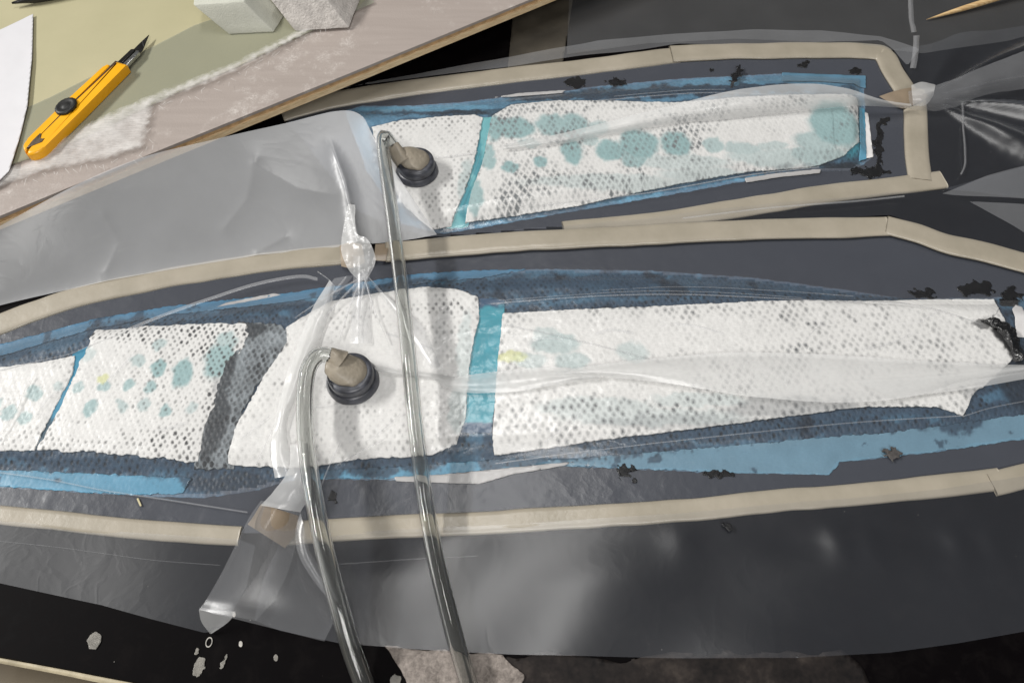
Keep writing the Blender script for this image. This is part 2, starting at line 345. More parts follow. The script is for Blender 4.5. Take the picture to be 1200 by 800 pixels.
# loose threads along its rim
V = []; F = []
rim = catmull([(20, 218), (60, 203), (123, 192), (172, 178), (178, 140), (190, 125), (265, 95), (350, 50), (405, 18)], 240)
for i in range(0, 240, 4):
    q = P(rim[i][0] + random.uniform(-3, 3), rim[i][1] + random.uniform(-4, 3), ZB + .003); a = random.uniform(-2.4, -0.4); L = random.uniform(.002, .008)
    d = np.array([math.cos(a), math.sin(a), 0]); s = np.array([-d[1], d[0], 0]) * 0.00012
    e = q + d * L + np.array([0, 0, random.uniform(-.0008, .001)]); b = len(V); q = q - np.array(peel.location); e = e - np.array(peel.location)
    V += [q - s, q + s, e + s * .4, e - s * .4]; F.append((b, b + 1, b + 2, b + 3))
o = raw('loose_threads', V, F, plain('white thread', (0.82, 0.80, 0.77, 1), 0.5), peel); o['kind'] = 'stuff'
paper = sheet('paper_sheet', PX([(-80, 78), (0, 36), (39, 17), (38, 70), (33, 125), (22, 168), (12, 202), (0, 214), (-80, 260)], ZB + .003),
              lambda x, y: ZB + 0.0035 + 0.0035 * sstep(-.42, -.34, x) + .001 * fbm(x / .05, y / .05, 2), 0.0016, plain('white paper', (0.68, 0.67, 0.69, 1), 0.6, 0.03, 30, 0.05), thick=0.0004)
tag(paper, 'white sheet of paper at the left edge beside the yellow knife', 'paper')
# foam offcuts
def hexa(name, base, top, zb, zt, mat, label, side_mat):
    Vb = [P(a, b, zb) for a, b in base]; Vt = [P(a, b, zt) for a, b in top]; c0 = sum(Vb) / 4
    import bmesh
    me = bpy.data.meshes.new(name); bm = bmesh.new()
    vs = [bm.verts.new(tuple(q - c0)) for q in Vb + Vt]
    for f in [(3, 2, 1, 0), (4, 5, 6, 7)] + [(i, (i + 1) % 4, (i + 1) % 4 + 4, i + 4) for i in range(4)]: bm.faces.new([vs[i] for i in f])
    bmesh.ops.bevel(bm, geom=list(bm.edges), offset=0.0012, segments=2, affect='EDGES', profile=0.6)
    bmesh.ops.subdivide_edges(bm, edges=list(bm.edges), cuts=4, use_grid_fill=True)
    co = np.array([v_.co for v_ in bm.verts]); dn = fbm(co[:, 0] / .006 + co[:, 2] / .005, co[:, 1] / .006 - co[:, 2] / .007, hash(label) % 17, 3)
    bm.normal_update()
    for v_, d_ in zip(bm.verts, dn): v_.co += v_.normal * float(d_) * 0.0007
    bm.to_mesh(me); bm.free()
    o = link(name, me, mat, None, True); o.location = c0; tag(o, label, 'foam block', 'foam offcuts on the mat'); return o
fm = plain('pale grey green foam', lin(206, 206, 194), 0.8, 0.12, 50, 0.6, 0.0008, 0.2, bscale=900)
fm2 = plain('pale grey foam with glue', lin(214, 208, 202), 0.75, 0.25, 160, 0.9, 0.0012, 0.2, bscale=500)
hexa('foam_block', [(268, 41), (321, 38), (333, 19), (276, 17)], [(226, 6), (286, 2), (292, -30), (230, -26)], ZB + .0022, ZB + .026, fm, 'smooth slanted foam block, nearer the knife of the two on the mat', None)
hexa('foam_block', [(346, 37), (409, 33), (424, -4), (362, -2)], [(312, -6), (376, -10), (398, -46), (330, -44)], ZB + .0022, ZB + .028, fm2, 'rough torn foam block close to the board edge, right of the smooth one', None)
# black pen tip at the top edge
pa, pb = P(14, 4, ZB + .006), P(70, -8, ZB + .006)
path = [pa + (pb - pa) * t for t in np.linspace(0, 1.6, 9)]
rr_ = [.0008, .002, .0035, .0042, .0045, .0046, .0046, .0046, .0046]
V, F = sweep(path, lambda t: [(rr_[int(round(t * 8))] * math.cos(a), rr_[int(round(t * 8))] * math.sin(a)) for a in np.linspace(0, 2 * math.pi, 13)[:-1]])
tag(raw('black_pen', V, F, plain('black pen plastic', (0.012, 0.012, 0.012, 1), 0.4)), 'black pen tip at the top left corner of the mat', 'pen')

# yellow snap-off knife, built along +x, slot towards +y, then turned and laid on the mat
def outline_prism(name, pts, z0, z1, mat, parent, bev=0.0012, seg=3):
    import bmesh
    me = bpy.data.meshes.new(name); bm = bmesh.new()
    vb = [bm.verts.new((x, y, z0)) for x, y in pts]; vt = [bm.verts.new((x, y, z1)) for x, y in pts]; n = len(pts)
    bm.faces.new(vt); bm.faces.new(list(reversed(vb)))
    for i in range(n): bm.faces.new((vb[i], vb[(i + 1) % n], vt[(i + 1) % n], vt[i]))
    if bev:
        te = [e for e in bm.edges if all(abs(v_.co.z - z1) < 1e-7 for v_ in e.verts)]
        bmesh.ops.bevel(bm, geom=te, offset=bev, segments=seg, affect='EDGES', profile=0.5)
    bmesh.ops.recalc_face_normals(bm, faces=bm.faces)
    bm.to_mesh(me); bm.free()
    o = link(name, me, mat, parent, False)
    me.polygons.foreach_set('use_smooth', [p_.normal.z < 0.999 and p_.normal.z > 0.05 for p_ in me.polygons])
    return o
butt, tip = P(36, 188, ZB + .004), P(179, 46, ZB + .004)
ax = tip - butt; KL = float(np.hypot(ax[0], ax[1])); U = KL / 0.160
knife = empty('utility_knife', tuple(P(36, 188, ZB + .0025))); knife.rotation_euler = (0, 0, math.atan2(ax[1], ax[0])); knife.scale = (U, U * .78, U * .72)
tag(knife, 'yellow snap-off utility knife with black slider lying on the olive mat', 'knife')
my = plain('yellow plastic', lin(250, 178, 10), 0.38, 0.08, 40, 0.08, spec=0.5, coat=0.2)
mk_ = plain('black plastic', (0.018, 0.018, 0.017, 1), 0.42, 0.3, 80, 0.2)
ms = plain('bright steel', (0.62, 0.62, 0.60, 1), 0.28, 0.15, 200, 0.1, metal=1.0)
md = plain('dark steel', (0.05, 0.048, 0.045, 1), 0.35, 0.3, 120, 0.15, metal=0.8)
mbr = plain('brown slot steel', lin(74, 48, 28), 0.5, 0.5, 90, 0.2)
def arc(cx, cy, r, a0, a1, n=8): return [(cx + r * math.cos(math.radians(a)), cy + r * math.sin(math.radians(a))) for a in np.linspace(a0, a1, n)]
wide = arc(.012, -.0008, .0116, 180, 270) + [(.06, -.0126), (.116, -.0118)] + arc(.1165, -.0103, .0015, -90, 0, 4) + arc(.1165, .0013, .0012, 0, 90, 4) + [(.060, .0026), (.012, .0026), (.004, .0016)]
outline_prism('handle_rail', wide, 0.0, 0.0115, my, knife, 0.0032, 4)
narrow = [(.001, .0018), (.010, .0050), (.060, .0050), (.109, .0048)] + arc(.1095, .0072, .0018, -60, 60, 4) + [(.107, .0118), (.06, .0126), (.018, .0122)] + arc(.012, .0030, .0092, 80, 150, 5)
outline_prism('handle_rail', narrow, 0.0, 0.0112, my, knife, 0.0016, 3)
outline_prism('slot_bed', [(.004, .0014), (.118, .0010), (.118, .0056), (.010, .0056)], 0.0004, 0.0102, mbr, knife, 0.0004, 1)
outline_prism('blade_sleeve', [(.112, -.0078), (.137, -.0072), (.1385, -.0050), (.138, -.0022), (.112, -.0020)], 0.0030, 0.0074, ms, knife, 0.0008, 2)
outline_prism('blade_sleeve', [(.110, -.0014), (.136, -.0014), (.1385, .0012), (.137, .0042), (.110, .0050)], 0.0028, 0.0080, md, knife, 0.0008, 2)
bl_ = outline_prism('blade', [(.120, -.0066), (.1415, -.0062), (.161, .0036), (.1505, .0040), (.120, .0042)], 0.0040, 0.0050, md, knife, 0.0002, 1)
outline_prism('score_line', [(.1455, -.0038), (.1460, -.0038), (.1520, .0038), (.1515, .0038)], 0.00505, 0.00515, ms, bl_, 0)
V, F = lathe([(.0088, .0), (.0098, .0008), (.0098, .0036), (.0088, .0046), (.0070, .0048), (.0058, .0040), (.0036, .0040), (.0026, .0047), (.0008, .0048)], 36)
V = [(x * (1.0 + (0.035 if i % 2 else 0)) + .0545, y * (1.0 + (0.035 if i % 2 else 0)) + .0048, z + .0105) for i, (x, y, z) in enumerate(V)]
raw('slider_knob', V, F, mk_, knife)
outline_prism('slider_carriage', [(.026, .0018), (.070, .0022), (.070, .0052), (.026, .0054)], 0.0070, 0.0110, mk_, knife, 0.0005, 1)
outline_prism('end_clip', [(.0045, .0035), (.010, -.0010), (.015, -.0055), (.019, -.0045), (.0165, -.0005), (.022, .0025), (.022, .0050), (.012, .0045)], 0.0100, 0.0122, plain('dull clip steel', lin(110, 98, 84), 0.45, 0.5, 300, 0.3, metal=0.7), knife, 0.0005, 1)

# ------------------------------------------------------------------ colour fields of the pressed layers
def blobs(lst, x, y, z, warp=0.0, seed=0):
    s = np.zeros_like(x)
    wx = warp * fbm(x / .008, y / .008, seed, 3); wy = warp * fbm(x / .008 + 9, y / .008 + 4, seed, 3)
    if warp: wx = wx + .22 * warp * fbm(x / .0024, y / .0024, seed + 2, 2); wy = wy + .22 * warp * fbm(x / .0024 + 3, y / .0024, seed + 5, 2)
    for (a, b, rx, ry, amp) in lst:
        c = P(a, b, z); ex = abs(P(a + rx, b, z)[0] - c[0]); ey = abs(P(a, b + ry, z)[1] - c[1])
        d = np.sqrt(((x + wx - c[0]) / ex) ** 2 + ((y + wy - c[1]) / ey) ** 2)
        s = np.maximum(s, amp * (1 - sstep(0.72, 1.08, d)))
    return s
def mix3(c, c2, a): return c * (1 - a[:, None]) + np.array(c2[:3])[None] * a[:, None]
TEAL = lin(124, 166, 168); TEALD = lin(62, 146, 162); YEL = lin(205, 208, 130); GREY = lin(112, 116, 120)
WHITE = (0.74, 0.73, 0.71)
def fabric_col(teal=(), tealamt=0.75, yel=(), grey=(), seed=0, z=.006, dark=(), td=()):
    def f(x, y):
        c = np.ones((len(x), 3)) * np.array(WHITE)[None] * (1 + 0.06 * fbm(x / .03, y / .03, seed, 3))[:, None]
        if teal: c = mix3(c, TEAL, tealamt * blobs(teal, x, y, z, .004, seed))
        if td: c = mix3(c, TEALD, 0.85 * blobs(td, x, y, z, .004, seed))
        if yel: c = mix3(c, YEL, 0.7 * blobs(yel, x, y, z, .006, seed + 2))
        if grey: c = mix3(c, GREY, 0.85 * blobs(grey, x, y, z, .005, seed + 4))
        if dark: c = mix3(c, (.012, .012, .014), 0.95 * blobs(dark, x, y, z, .007, seed + 5))
        return c
    return f
def fabric_dot(poly, base=0.35, edge=0.6, ew=0.006, spots=(), blank=(), seed=0, z=.006):
    def f(x, y):
        d = sdf(poly, x, y)
        v_ = base * np.clip(0.75 + 1.5 * fbm(x / .025, y / .025, seed, 3), 0, 1.4)
        if spots: v_ = np.maximum(v_, blobs(spots, x, y, z, .006, seed + 3))
        v_ = np.maximum(v_, edge * (1 - sstep(0, ew, d)) * np.clip(0.6 + 2.0 * fbm(x / .02, y / .02, seed + 8, 2), 0, 1.2))
        if blank: v_ = v_ * (1 - blobs(blank, x, y, z, .008, seed + 6))
        return v_
    return f
def soft_noise(x, y, s, seed): return fbm(x / s, y / s, seed, 4)

M['cloth_a'] = laminate('perforated white breather', (0.06, 0.06, 0.06, 1), 0.0046, 0.0033, math.radians(4), weave=0.22, rad=0.36, soft=0.30, rnd=0.14)
M['cloth_b'] = laminate('diagonal white breather', (0.14, 0.145, 0.15, 1), 0.0058, 0.0042, math.radians(-5), weave=0.34, rad=0.44, soft=0.60, rnd=0.3)
M['cloth_c'] = laminate('fine white breather', (0.11, 0.11, 0.11, 1), 0.0055, 0.0040, math.radians(-3), weave=0.25, rnd=0.2)
M['cloth_d'] = laminate('netted white breather', (0.17, 0.18, 0.185, 1), 0.0054, 0.0046, math.radians(-8), weave=0.30, rad=0.42, soft=0.48, rnd=0.2, metric='CHEBYCHEV')
M['blue'] = laminate('blue perforated film', (0.012, 0.018, 0.026, 1), 0.0048, 0.0036, math.radians(-4), rough=0.45, coat=0.4, bump=0.4, weave=0.45, rnd=0.45, crough=0.26, cb_=0.18)
M['blue_strip'] = laminate('smooth blue film', (0.012, 0.018, 0.026, 1), 0.0048, 0.0036, math.radians(-4), rough=0.35, coat=0.6, bump=0.06, weave=0.2, rnd=0.45, crough=0.2, cb_=0.05)
M['grey_soak'] = laminate('resin soaked breather', (0.03, 0.033, 0.036, 1), 0.0046, 0.0033, math.radians(4), rough=0.45, coat=0.4, bump=0.5, weave=0.7, rnd=0.3, rad=0.46, soft=0.3, crough=0.25, cb_=0.15)
M['teal'] = laminate('teal film', (0.05, 0.24, 0.3, 1), 0.004, 0.003, 0.5, rough=0.4, coat=0.4, bump=0.03, weave=0.15, cb_=0.03, crough=0.2)

# ------------------------------------------------------------------ lower bag: pressed layers
LB = [(-60, 425), (0, 404), (60, 388), (110, 374), (200, 359), (320, 346), (430, 330), (500, 320), (560, 317), (640, 315), (760, 317), (880, 325), (980, 338), (1060, 350), (1175, 348), (1230, 345),
      (1260, 500), (1200, 513), (1090, 530), (985, 541), (972, 556), (860, 554), (740, 549), (650, 545), (600, 553), (520, 563), (450, 562), (352, 560), (300, 574), (240, 583), (150, 580), (60, 574), (0, 571), (-60, 565)]
LBW = PX(LB, 0.001); ZL = .006
core = PX([(-80, 425), (0, 408), (110, 378), (320, 350), (500, 324), (640, 319), (760, 321), (880, 329), (980, 341), (1180, 352), (1270, 360), (1270, 495), (1100, 515), (900, 535), (640, 541), (352, 554), (200, 566), (0, 556), (-80, 550)], 0.001)
def HL(x, y): return 0.0008 + 0.006 * sstep(0.0, 0.020, sdf(core, x, y))
W1 = [(-40, 436), (0, 432), (60, 424), (90, 418), (86, 440), (66, 478), (41, 528), (0, 528), (-40, 527)]
W2 = [(112, 386), (150, 384), (220, 381), (288, 381), (294, 396), (276, 420), (258, 450), (252, 475), (244, 500), (238, 522), (232, 541), (170, 535), (100, 530), (45, 527), (72, 478), (94, 430)]
W3 = [(336, 386), (352, 376), (388, 354), (440, 344), (500, 336), (535, 340), (560, 350), (562, 375), (555, 400), (549, 440), (546, 490), (535, 520), (505, 532), (420, 536), (352, 546), (300, 545), (266, 543), (278, 500), (312, 440), (338, 402)]
W4 = [(589, 369), (680, 364), (760, 361), (880, 355), (1010, 352), (1100, 349), (1166, 348), (1172, 370), (1180, 385), (1187, 420), (1150, 455), (1139, 462), (1128, 487), (1095, 478), (1010, 478), (900, 492), (800, 505), (690, 517), (578, 532), (578, 500), (582, 440)]
GS = [(280, 378), (330, 382), (341, 392), (338, 408), (322, 430), (300, 455), (284, 485), (278, 520), (272, 546), (226, 548), (236, 500), (246, 470), (256, 440)]
Wx = {n: PX(p, ZL) for n, p in zip('1234g', (W1, W2, W3, W4, GS))}
BL = np.array(lin(84, 124, 150)[:3]); BLB = np.array(lin(100, 152, 180)[:3]); BLD = np.array(lin(56, 74, 92)[:3]); BLK = np.array(lin(26, 32, 42)[:3])
def near_cloth(x, y):
    d = np.full(x.shape, -1.0)
    for p_ in Wx.values(): d = np.maximum(d, sdf(p_, x, y))
    return d
LBX = [(800, 335, 300, 20, 1.0), (600, 338, 80, 18, 1), (960, 346, 140, 12, 1), (270, 560, 75, 22, 1), (180, 372, 160, 9, .7), (320, 362, 60, 12, .9), (30, 418, 70, 9, .8), (60, 402, 60, 10, .5), (900, 505, 330, 13, 1), (1180, 488, 70, 20, 1), (700, 527, 170, 9, .9), (440, 545, 110, 7, .8), (90, 545, 160, 12, .95), (1190, 420, 40, 70, 1)]
LBB = [(880, 545, 100, 9, 1), (1100, 520, 110, 14, 1), (80, 563, 100, 8, .9), (160, 568, 60, 10, .9), (440, 556, 70, 6, .9), (600, 545, 90, 7, .9), (300, 350, 120, 5, .5), (480, 328, 60, 6, .4)]
def blue_col(x, y):
    d = near_cloth(x, y) + 0.005 * soft_noise(x, y, .009, 3)
    c = np.ones((len(x), 3)) * (BL * .5 + BLD * .5)
    c = c * (1 - .0) ; a = blobs(LBB, x, y, .002, .008, 31)[:, None]; c = c * (1 - a) + BLB * a
    wet = np.maximum(sstep(-.009, -.004, d), np.clip(blobs(LBX, x, y, .003, .010, 21) + .5 * soft_noise(x, y, .012, 5), 0, 1) * (blobs(LBX, x, y, .003, .010, 21) > .02))[:, None]
    c = c * (1 - wet) + BLD * wet
    c = c * (1 + .15 * soft_noise(x, y, .004, 9))[:, None]
    bk = sstep(.25, .55, soft_noise(x, y, .018, 14)) * wet[:, 0]
    bk = np.maximum(bk, .9 * blobs([(270, 566, 60, 15, .8), (1178, 430, 25, 60, 1), (300, 358, 60, 10, .6)], x, y, .003, .006, 8)); bk = bk[:, None]
    return c * (1 - .8 * bk) + BLK * .8 * bk
def blue_dot(x, y):
    d = near_cloth(x, y)
    return np.clip(sstep(-.013, -.005, d) * .8 + .75 * blobs(LBX, x, y, .003, .006, 21) + .3 * soft_noise(x, y, .015, 15), 0, .95) * (1 - .5 * blobs([(860, 330, 260, 14, 1)], x, y, .003))
o = sheet('release_film', LBW, lambda x, y: HL(x, y) + .0003 * soft_noise(x, y, .006, 2), 0.0011, M['blue'], jag=.0010, jsc=.004, thick=0.0004, colf=blue_col, dotf=blue_dot)
tag(o, 'long blue perforated release film under the white cloths of the front bag', 'release film')
def cloth(name, key, off, mat, label, colf, dotf, jag=.0008, jsc=.002, res=.0010, thick=.0008, puff=.0006, seed=0, H=HL, poly=None):
    poly = poly or Wx[key]
    def zf(x, y):
        d = sdf(poly, x, y); return H(x, y) + off + puff * sstep(0, .006, d) + .0005 * soft_noise(x, y, .012, seed) + .0002 * soft_noise(x, y, .003, seed + 1)
    o = sheet(name, poly, zf, res, mat, jag=jag, jsc=jsc, thick=thick, colf=colf, dotf=dotf, seed=seed)
    tag(o, label, 'breather cloth'); return o
TS = PX([(556, 350), (592, 352), (590, 400), (580, 470), (576, 508), (540, 508), (546, 440), (552, 390)], ZL)
def teal_col(x, y):
    c = np.ones((len(x), 3)) * np.array(TEALD[:3]) * (1 + .18 * soft_noise(x, y, .006, 3))[:, None]
    return mix3(c, lin(48, 76, 104), blobs([(568, 353, 30, 10, 1), (555, 505, 40, 12, 1)], x, y, .006, .004, 3))
o = sheet('teal_strip', TS, lambda x, y: HL(x, y) + .0005, .0012, M['teal'], thick=.0004, jag=.0006, colf=teal_col, dotf=lambda x, y: 0 * x)
tag(o, 'teal film strip in the gap between the front bag cloths, right of the hose', 'film strip')
TS2 = PX([(86, 416), (116, 400), (112, 425), (84, 475), (54, 520), (34, 530), (52, 490), (78, 446)], ZL)
o = sheet('teal_strip', TS2, lambda x, y: HL(x, y) + .0005, .0012, M['teal'], thick=.0004, colf=lambda x, y: mix3(np.ones((len(x), 3)) * np.array(lin(34, 128, 160)[:3]), lin(20, 30, 40), blobs([(48, 512, 18, 26, .8)], x, y, .006)), dotf=lambda x, y: 0 * x)
tag(o, 'narrow teal strip in the slanting gap at the left end of the front bag', 'film strip')
# soaked grey cloth, then the white ones
def gs_col(x, y):
    c = np.ones((len(x), 3)) * np.array(lin(126, 132, 136)[:3]) * (1 + .5 * soft_noise(x, y, .010, 3) + .4 * soft_noise(x, y, .003, 5))[:, None]
    return mix3(c, lin(30, 33, 38), blobs([(262, 440, 14, 90, .8), (250, 500, 16, 50, .8), (295, 386, 22, 10, .8)], x, y, .006, .006, 2))
cloth('breather_cloth', 'g', .0008, M['grey_soak'], 'grey resin soaked cloth band between two white cloths, left of the front hose', gs_col, lambda x, y: np.clip(.8 + 1.2 * soft_noise(x, y, .012, 6), 0, 1), jag=.002, seed=3)
cloth('breather_cloth', '1', .0012, M['cloth_a'], 'small white cloth at the far left end of the front bag', fabric_col([(15, 485, 9, 9, .8), (44, 462, 10, 9, .8), (32, 490, 9, 8, .8), (70, 455, 9, 6, .5), (0, 478, 8, 8, .6)], seed=1),
      fabric_dot(Wx['1'], .45, .5, spots=[(0, 525, 40, 10, .55)], blank=[(30, 445, 60, 18, 1)], seed=1), seed=5)
cloth('breather_cloth', '2', .0012, M['cloth_a'], 'white perforated cloth with teal spots left of the grey soaked band',
      fabric_col([(188, 432, 9, 11, 1), (214, 440, 13, 20, 1), (258, 425, 20, 24, .95), (190, 405, 10, 8, .6), (163, 425, 9, 8, .6), (152, 452, 9, 8, .9), (178, 454, 9, 10, .9), (123, 455, 8, 7, .8), (95, 456, 7, 8, .7), (107, 480, 8, 10, .9), (144, 478, 8, 8, .6), (172, 475, 9, 9, .6), (195, 484, 10, 8, .9), (226, 480, 8, 9, .5), (105, 415, 12, 10, .4), (268, 402, 14, 14, .7)], .8,
                 [(122, 442, 10, 6, .9)], [(255, 452, 10, 12, .5)], seed=2),
      fabric_dot(Wx['2'], .75, 1.0, .004, spots=[(200, 388, 100, 6, 1.0), (150, 396, 50, 6, .95), (250, 384, 45, 7, 1), (140, 520, 120, 14, .6), (225, 515, 40, 24, .7), (245, 480, 10, 30, 1)], blank=[(110, 502, 60, 12, .9), (150, 440, 60, 30, .35)], seed=2), jag=.0022, jsc=.005, seed=7)
cloth('breather_cloth', '3', .0016, M['cloth_c'], 'white cloth patch under the front suction port', fabric_col(grey=[(517, 400, 9, 50, .25)], seed=3, teal=[(545, 420, 10, 60, .35), (540, 480, 14, 30, .4)]),
      fabric_dot(Wx['3'], .40, .9, .006, spots=[(400, 375, 60, 8, .6), (510, 362, 40, 8, 1.0), (540, 368, 20, 8, .8), (480, 515, 60, 20, .4), (515, 440, 14, 60, .35), (360, 520, 20, 22, .7), (330, 452, 10, 10, .8)], blank=[(445, 430, 75, 55, 1), (420, 350, 80, 12, .8)], seed=4), jag=.0009, jsc=.0025, seed=9)
cloth('breather_cloth', '4', .0016, M['cloth_b'], 'longest white cloth, over the right half of the front bag',
      fabric_col([(650, 405, 30, 14, .55), (670, 425, 25, 12, .5), (740, 415, 22, 14, .4), (640, 395, 16, 8, .4), (700, 480, 80, 14, .3), (620, 425, 20, 12, .4), (820, 470, 60, 10, .3), (760, 490, 120, 12, .3)], .8, [(600, 421, 20, 9, .9)],
                 [(930, 480, 90, 14, .55), (1150, 462, 25, 10, .4), (800, 497, 120, 10, .35)], seed=5, dark=[(1172, 392, 14, 16, 1), (1150, 380, 16, 6, .8), (1180, 412, 8, 14, 1)]),
      fabric_dot(Wx['4'], .75, 1.0, .006, spots=[(700, 495, 170, 34, .95), (930, 486, 130, 20, .95), (860, 366, 40, 6, .8), (925, 365, 30, 8, .85), (990, 372, 30, 10, .7), (1080, 385, 90, 22, .6), (1110, 410, 60, 20, .5), (1140, 478, 40, 14, .8), (640, 480, 60, 40, .5)], blank=[(800, 395, 180, 22, .6), (1120, 358, 60, 9, 1)], seed=6), jag=.0008, jsc=.0025, seed=11)
o = cloth('breather_cloth', 'x', .0024, M['cloth_c'], 'smooth white cloth corner folded at the right end of the front bag', fabric_col(seed=7, dark=[(1168, 378, 8, 8, .9)]), lambda x, y: .03 + 0 * x, jag=.0004, seed=2,
      poly=PX([(1012, 354), (1090, 349), (1167, 348), (1170, 362), (1158, 378), (1120, 372), (1070, 362)], ZL))
# pale masking paper and other strips showing at the rim
mp = plain('pale masking paper', lin(178, 176, 175), 0.5, 0.1, 80, 0.3, coat=0.3)
def strip(name, pts, off, mat, label, cat, H, z=.001, jag=.0004, seed=0, res=.0014, bleed=None):
    poly = PX(pts, z)
    def bc(x, y):
        d = near_cloth(x, y) + .008 * soft_noise(x, y, .012, seed) + .004 * soft_noise(x, y, .003, seed + 3)
        c = np.ones((len(x), 3)) * np.array(bleed[:3]) * (1 + .14 * soft_noise(x, y, .02, seed + 1))[:, None]
        c = mix3(c, BLD, .9 * sstep(-.0125, -.0085, d)); return mix3(c, BLD * .8, .8 * sstep(.30, .42, soft_noise(x, y, .010, seed + 7)))
    bd = (lambda x, y: .75 * sstep(-.017, -.008, near_cloth(x, y) + .006 * soft_noise(x, y, .010, seed))) if bleed is not None else None
    o = sheet(name, poly, lambda x, y: H(x, y) + off + .0002 * soft_noise(x, y, .008, seed), res, mat, jag=jag, jsc=.003, thick=.0003, colf=bc if bleed is not None else None, dotf=bd, seed=seed)
    tag(o, label, cat); return o
strip('blue_film_strip', [(640, 540), (760, 531), (900, 520), (1060, 506), (1225, 484), (1225, 511), (1090, 530), (985, 541), (972, 556), (860, 554), (740, 549), (650, 546)], .0007, M['blue_strip'], 'flat light blue film strip along the near right rim of the front bag', 'film strip', HL, jag=.0012, seed=31, bleed=lin(106, 138, 157), res=.0011)
strip('blue_film_strip', [(350, 551), (430, 549), (520, 543), (640, 533), (650, 541), (600, 549), (520, 556), (450, 561), (352, 561)], .0006, M['blue_strip'], 'bright blue film strip along the near rim between the hoses', 'film strip', HL, jag=.0012, seed=32, bleed=lin(94, 148, 176), res=.0011)
strip('blue_film_strip', [(-40, 549), (60, 553), (150, 557), (226, 560), (214, 578), (150, 580), (60, 574), (-40, 567)], .0007, M['blue_strip'], 'bright blue film strip along the near left rim of the front bag', 'film strip', HL, jag=.0012, seed=33, bleed=lin(94, 148, 176), res=.0011)
strip('blue_film_strip', [(-40, 416), (0, 404), (60, 388), (110, 374), (200, 359), (320, 346), (430, 330), (500, 320), (560, 317), (618, 316), (565, 326), (500, 333), (420, 343), (320, 357), (200, 369), (110, 387), (60, 402), (0, 420), (-40, 434)], .0007, M['blue_strip'], 'mid blue film strip along the far left rim of the front bag', 'film strip', HL, jag=.0012, seed=34, bleed=lin(80, 120, 148), res=.0011)
strip('paper_strip', [(462, 559), (520, 556), (600, 548), (672, 541), (660, 546), (600, 556), (562, 567), (520, 566), (464, 564)], .0010, mp, 'pale paper strip under the front rim of the front bag layers', 'paper strip', HL, seed=1)
strip('paper_strip', [(265, 355), (322, 344), (330, 346), (300, 352), (255, 360)], .0008, mp, 'tiny pale paper strip on the far rim of the front bag layers', 'paper strip', HL, seed=2)
strip('paper_sliver', [(1182, 366), (1188, 359), (1195, 362), (1198, 402), (1184, 400)], .0016, plain('white scrap', (0.78, 0.76, 0.75, 1), .5), 'white paper sliver standing at the right edge of the front bag', 'paper scrap', HL, seed=3)

# ------------------------------------------------------------------ upper bag: pressed layers
UB = [(404, 130), (425, 124), (480, 124), (540, 120), (600, 112), (660, 107), (700, 101), (800, 92), (880, 88), (920, 86), (1012, 90), (1014, 128), (1022, 186), (1000, 200), (960, 200), (900, 207), (820, 222), (740, 236), (680, 246), (600, 260), (520, 274), (470, 262), (430, 200)]
UBW = PX(UB, .001)
ucore = PX([(408, 134), (480, 128), (600, 117), (700, 106), (900, 92), (1010, 94), (1018, 184), (900, 203), (680, 242), (520, 270), (460, 240)], .001)
def HU(x, y): return .0008 + .005 * sstep(0, .016, sdf(ucore, x, y))
ZU = .0055
X1 = [(436, 150), (470, 143), (520, 138), (556, 136), (566, 140), (556, 190), (545, 225), (528, 262), (505, 266), (470, 235), (445, 190)]
X2 = [(576, 138), (600, 123), (650, 119), (720, 120), (790, 122), (860, 116), (940, 112), (985, 112), (1006, 114), (1007, 166), (990, 180), (955, 192), (880, 198), (800, 212), (720, 228), (676, 238), (600, 250), (545, 258), (552, 228), (566, 190)]
Xw = {1: PX(X1, ZU), 2: PX(X2, ZU)}
UBX = [(820, 106, 170, 9, 1), (700, 112, 110, 8, 1), (520, 134, 60, 5, 1), (460, 132, 60, 3, .6), (970, 108, 40, 8, .8), (985, 180, 50, 14, .9), (900, 200, 130, 5, .9), (985, 196, 30, 10, 1)]
UBB = [(500, 126, 90, 5, .9), (960, 94, 60, 8, .4), (850, 96, 60, 6, .5), (600, 258, 120, 8, 1), (760, 232, 100, 7, 1), (1016, 160, 8, 40, 1), (980, 190, 50, 6, .8), (900, 210, 60, 4, .9)]
def ublue_col(x, y):
    d = np.maximum(sdf(Xw[1], x, y), sdf(Xw[2], x, y)) + .004 * soft_noise(x, y, .008, 3)
    c = np.ones((len(x), 3)) * BL; a = blobs(UBB, x, y, .002, .006, 31)[:, None]; c = c * (1 - a) + BLB * a
    wet = np.maximum(sstep(-.005, -.001, d) * .8, np.clip(blobs(UBX, x, y, .003, .008, 21) + .4 * soft_noise(x, y, .012, 5), 0, 1) * (blobs(UBX, x, y, .003, .008, 21) > .02))[:, None]
    c = (c * (1 - wet) + BLD * .8 * wet) * (1 + .22 * soft_noise(x, y, .004, 9))[:, None]
    c = mix3(c, TEALD, blobs([(985, 148, 34, 34, .8)], x, y, .004, .006, 4))
    return mix3(c, (.012, .014, .018), .9 * blobs([(990, 196, 34, 9, .9), (1004, 140, 8, 20, .6), (560, 134, 60, 3, .7)], x, y, .003, .006, 7))
o = sheet('release_film', UBW, lambda x, y: HU(x, y) + .0003 * soft_noise(x, y, .006, 2), .0013, M['blue'], jag=.0010, jsc=.004, thick=.0004, colf=ublue_col,
          dotf=lambda x, y: np.clip(.75 * blobs(UBX, x, y, .003, .006, 21) + .2 * soft_noise(x, y, .015, 15), 0, .9))
tag(o, 'blue perforated release film under the white cloths of the rear bag', 'release film')
UT = PX([(556, 138), (582, 138), (574, 185), (560, 225), (548, 262), (522, 264), (540, 225), (552, 185)], ZU)
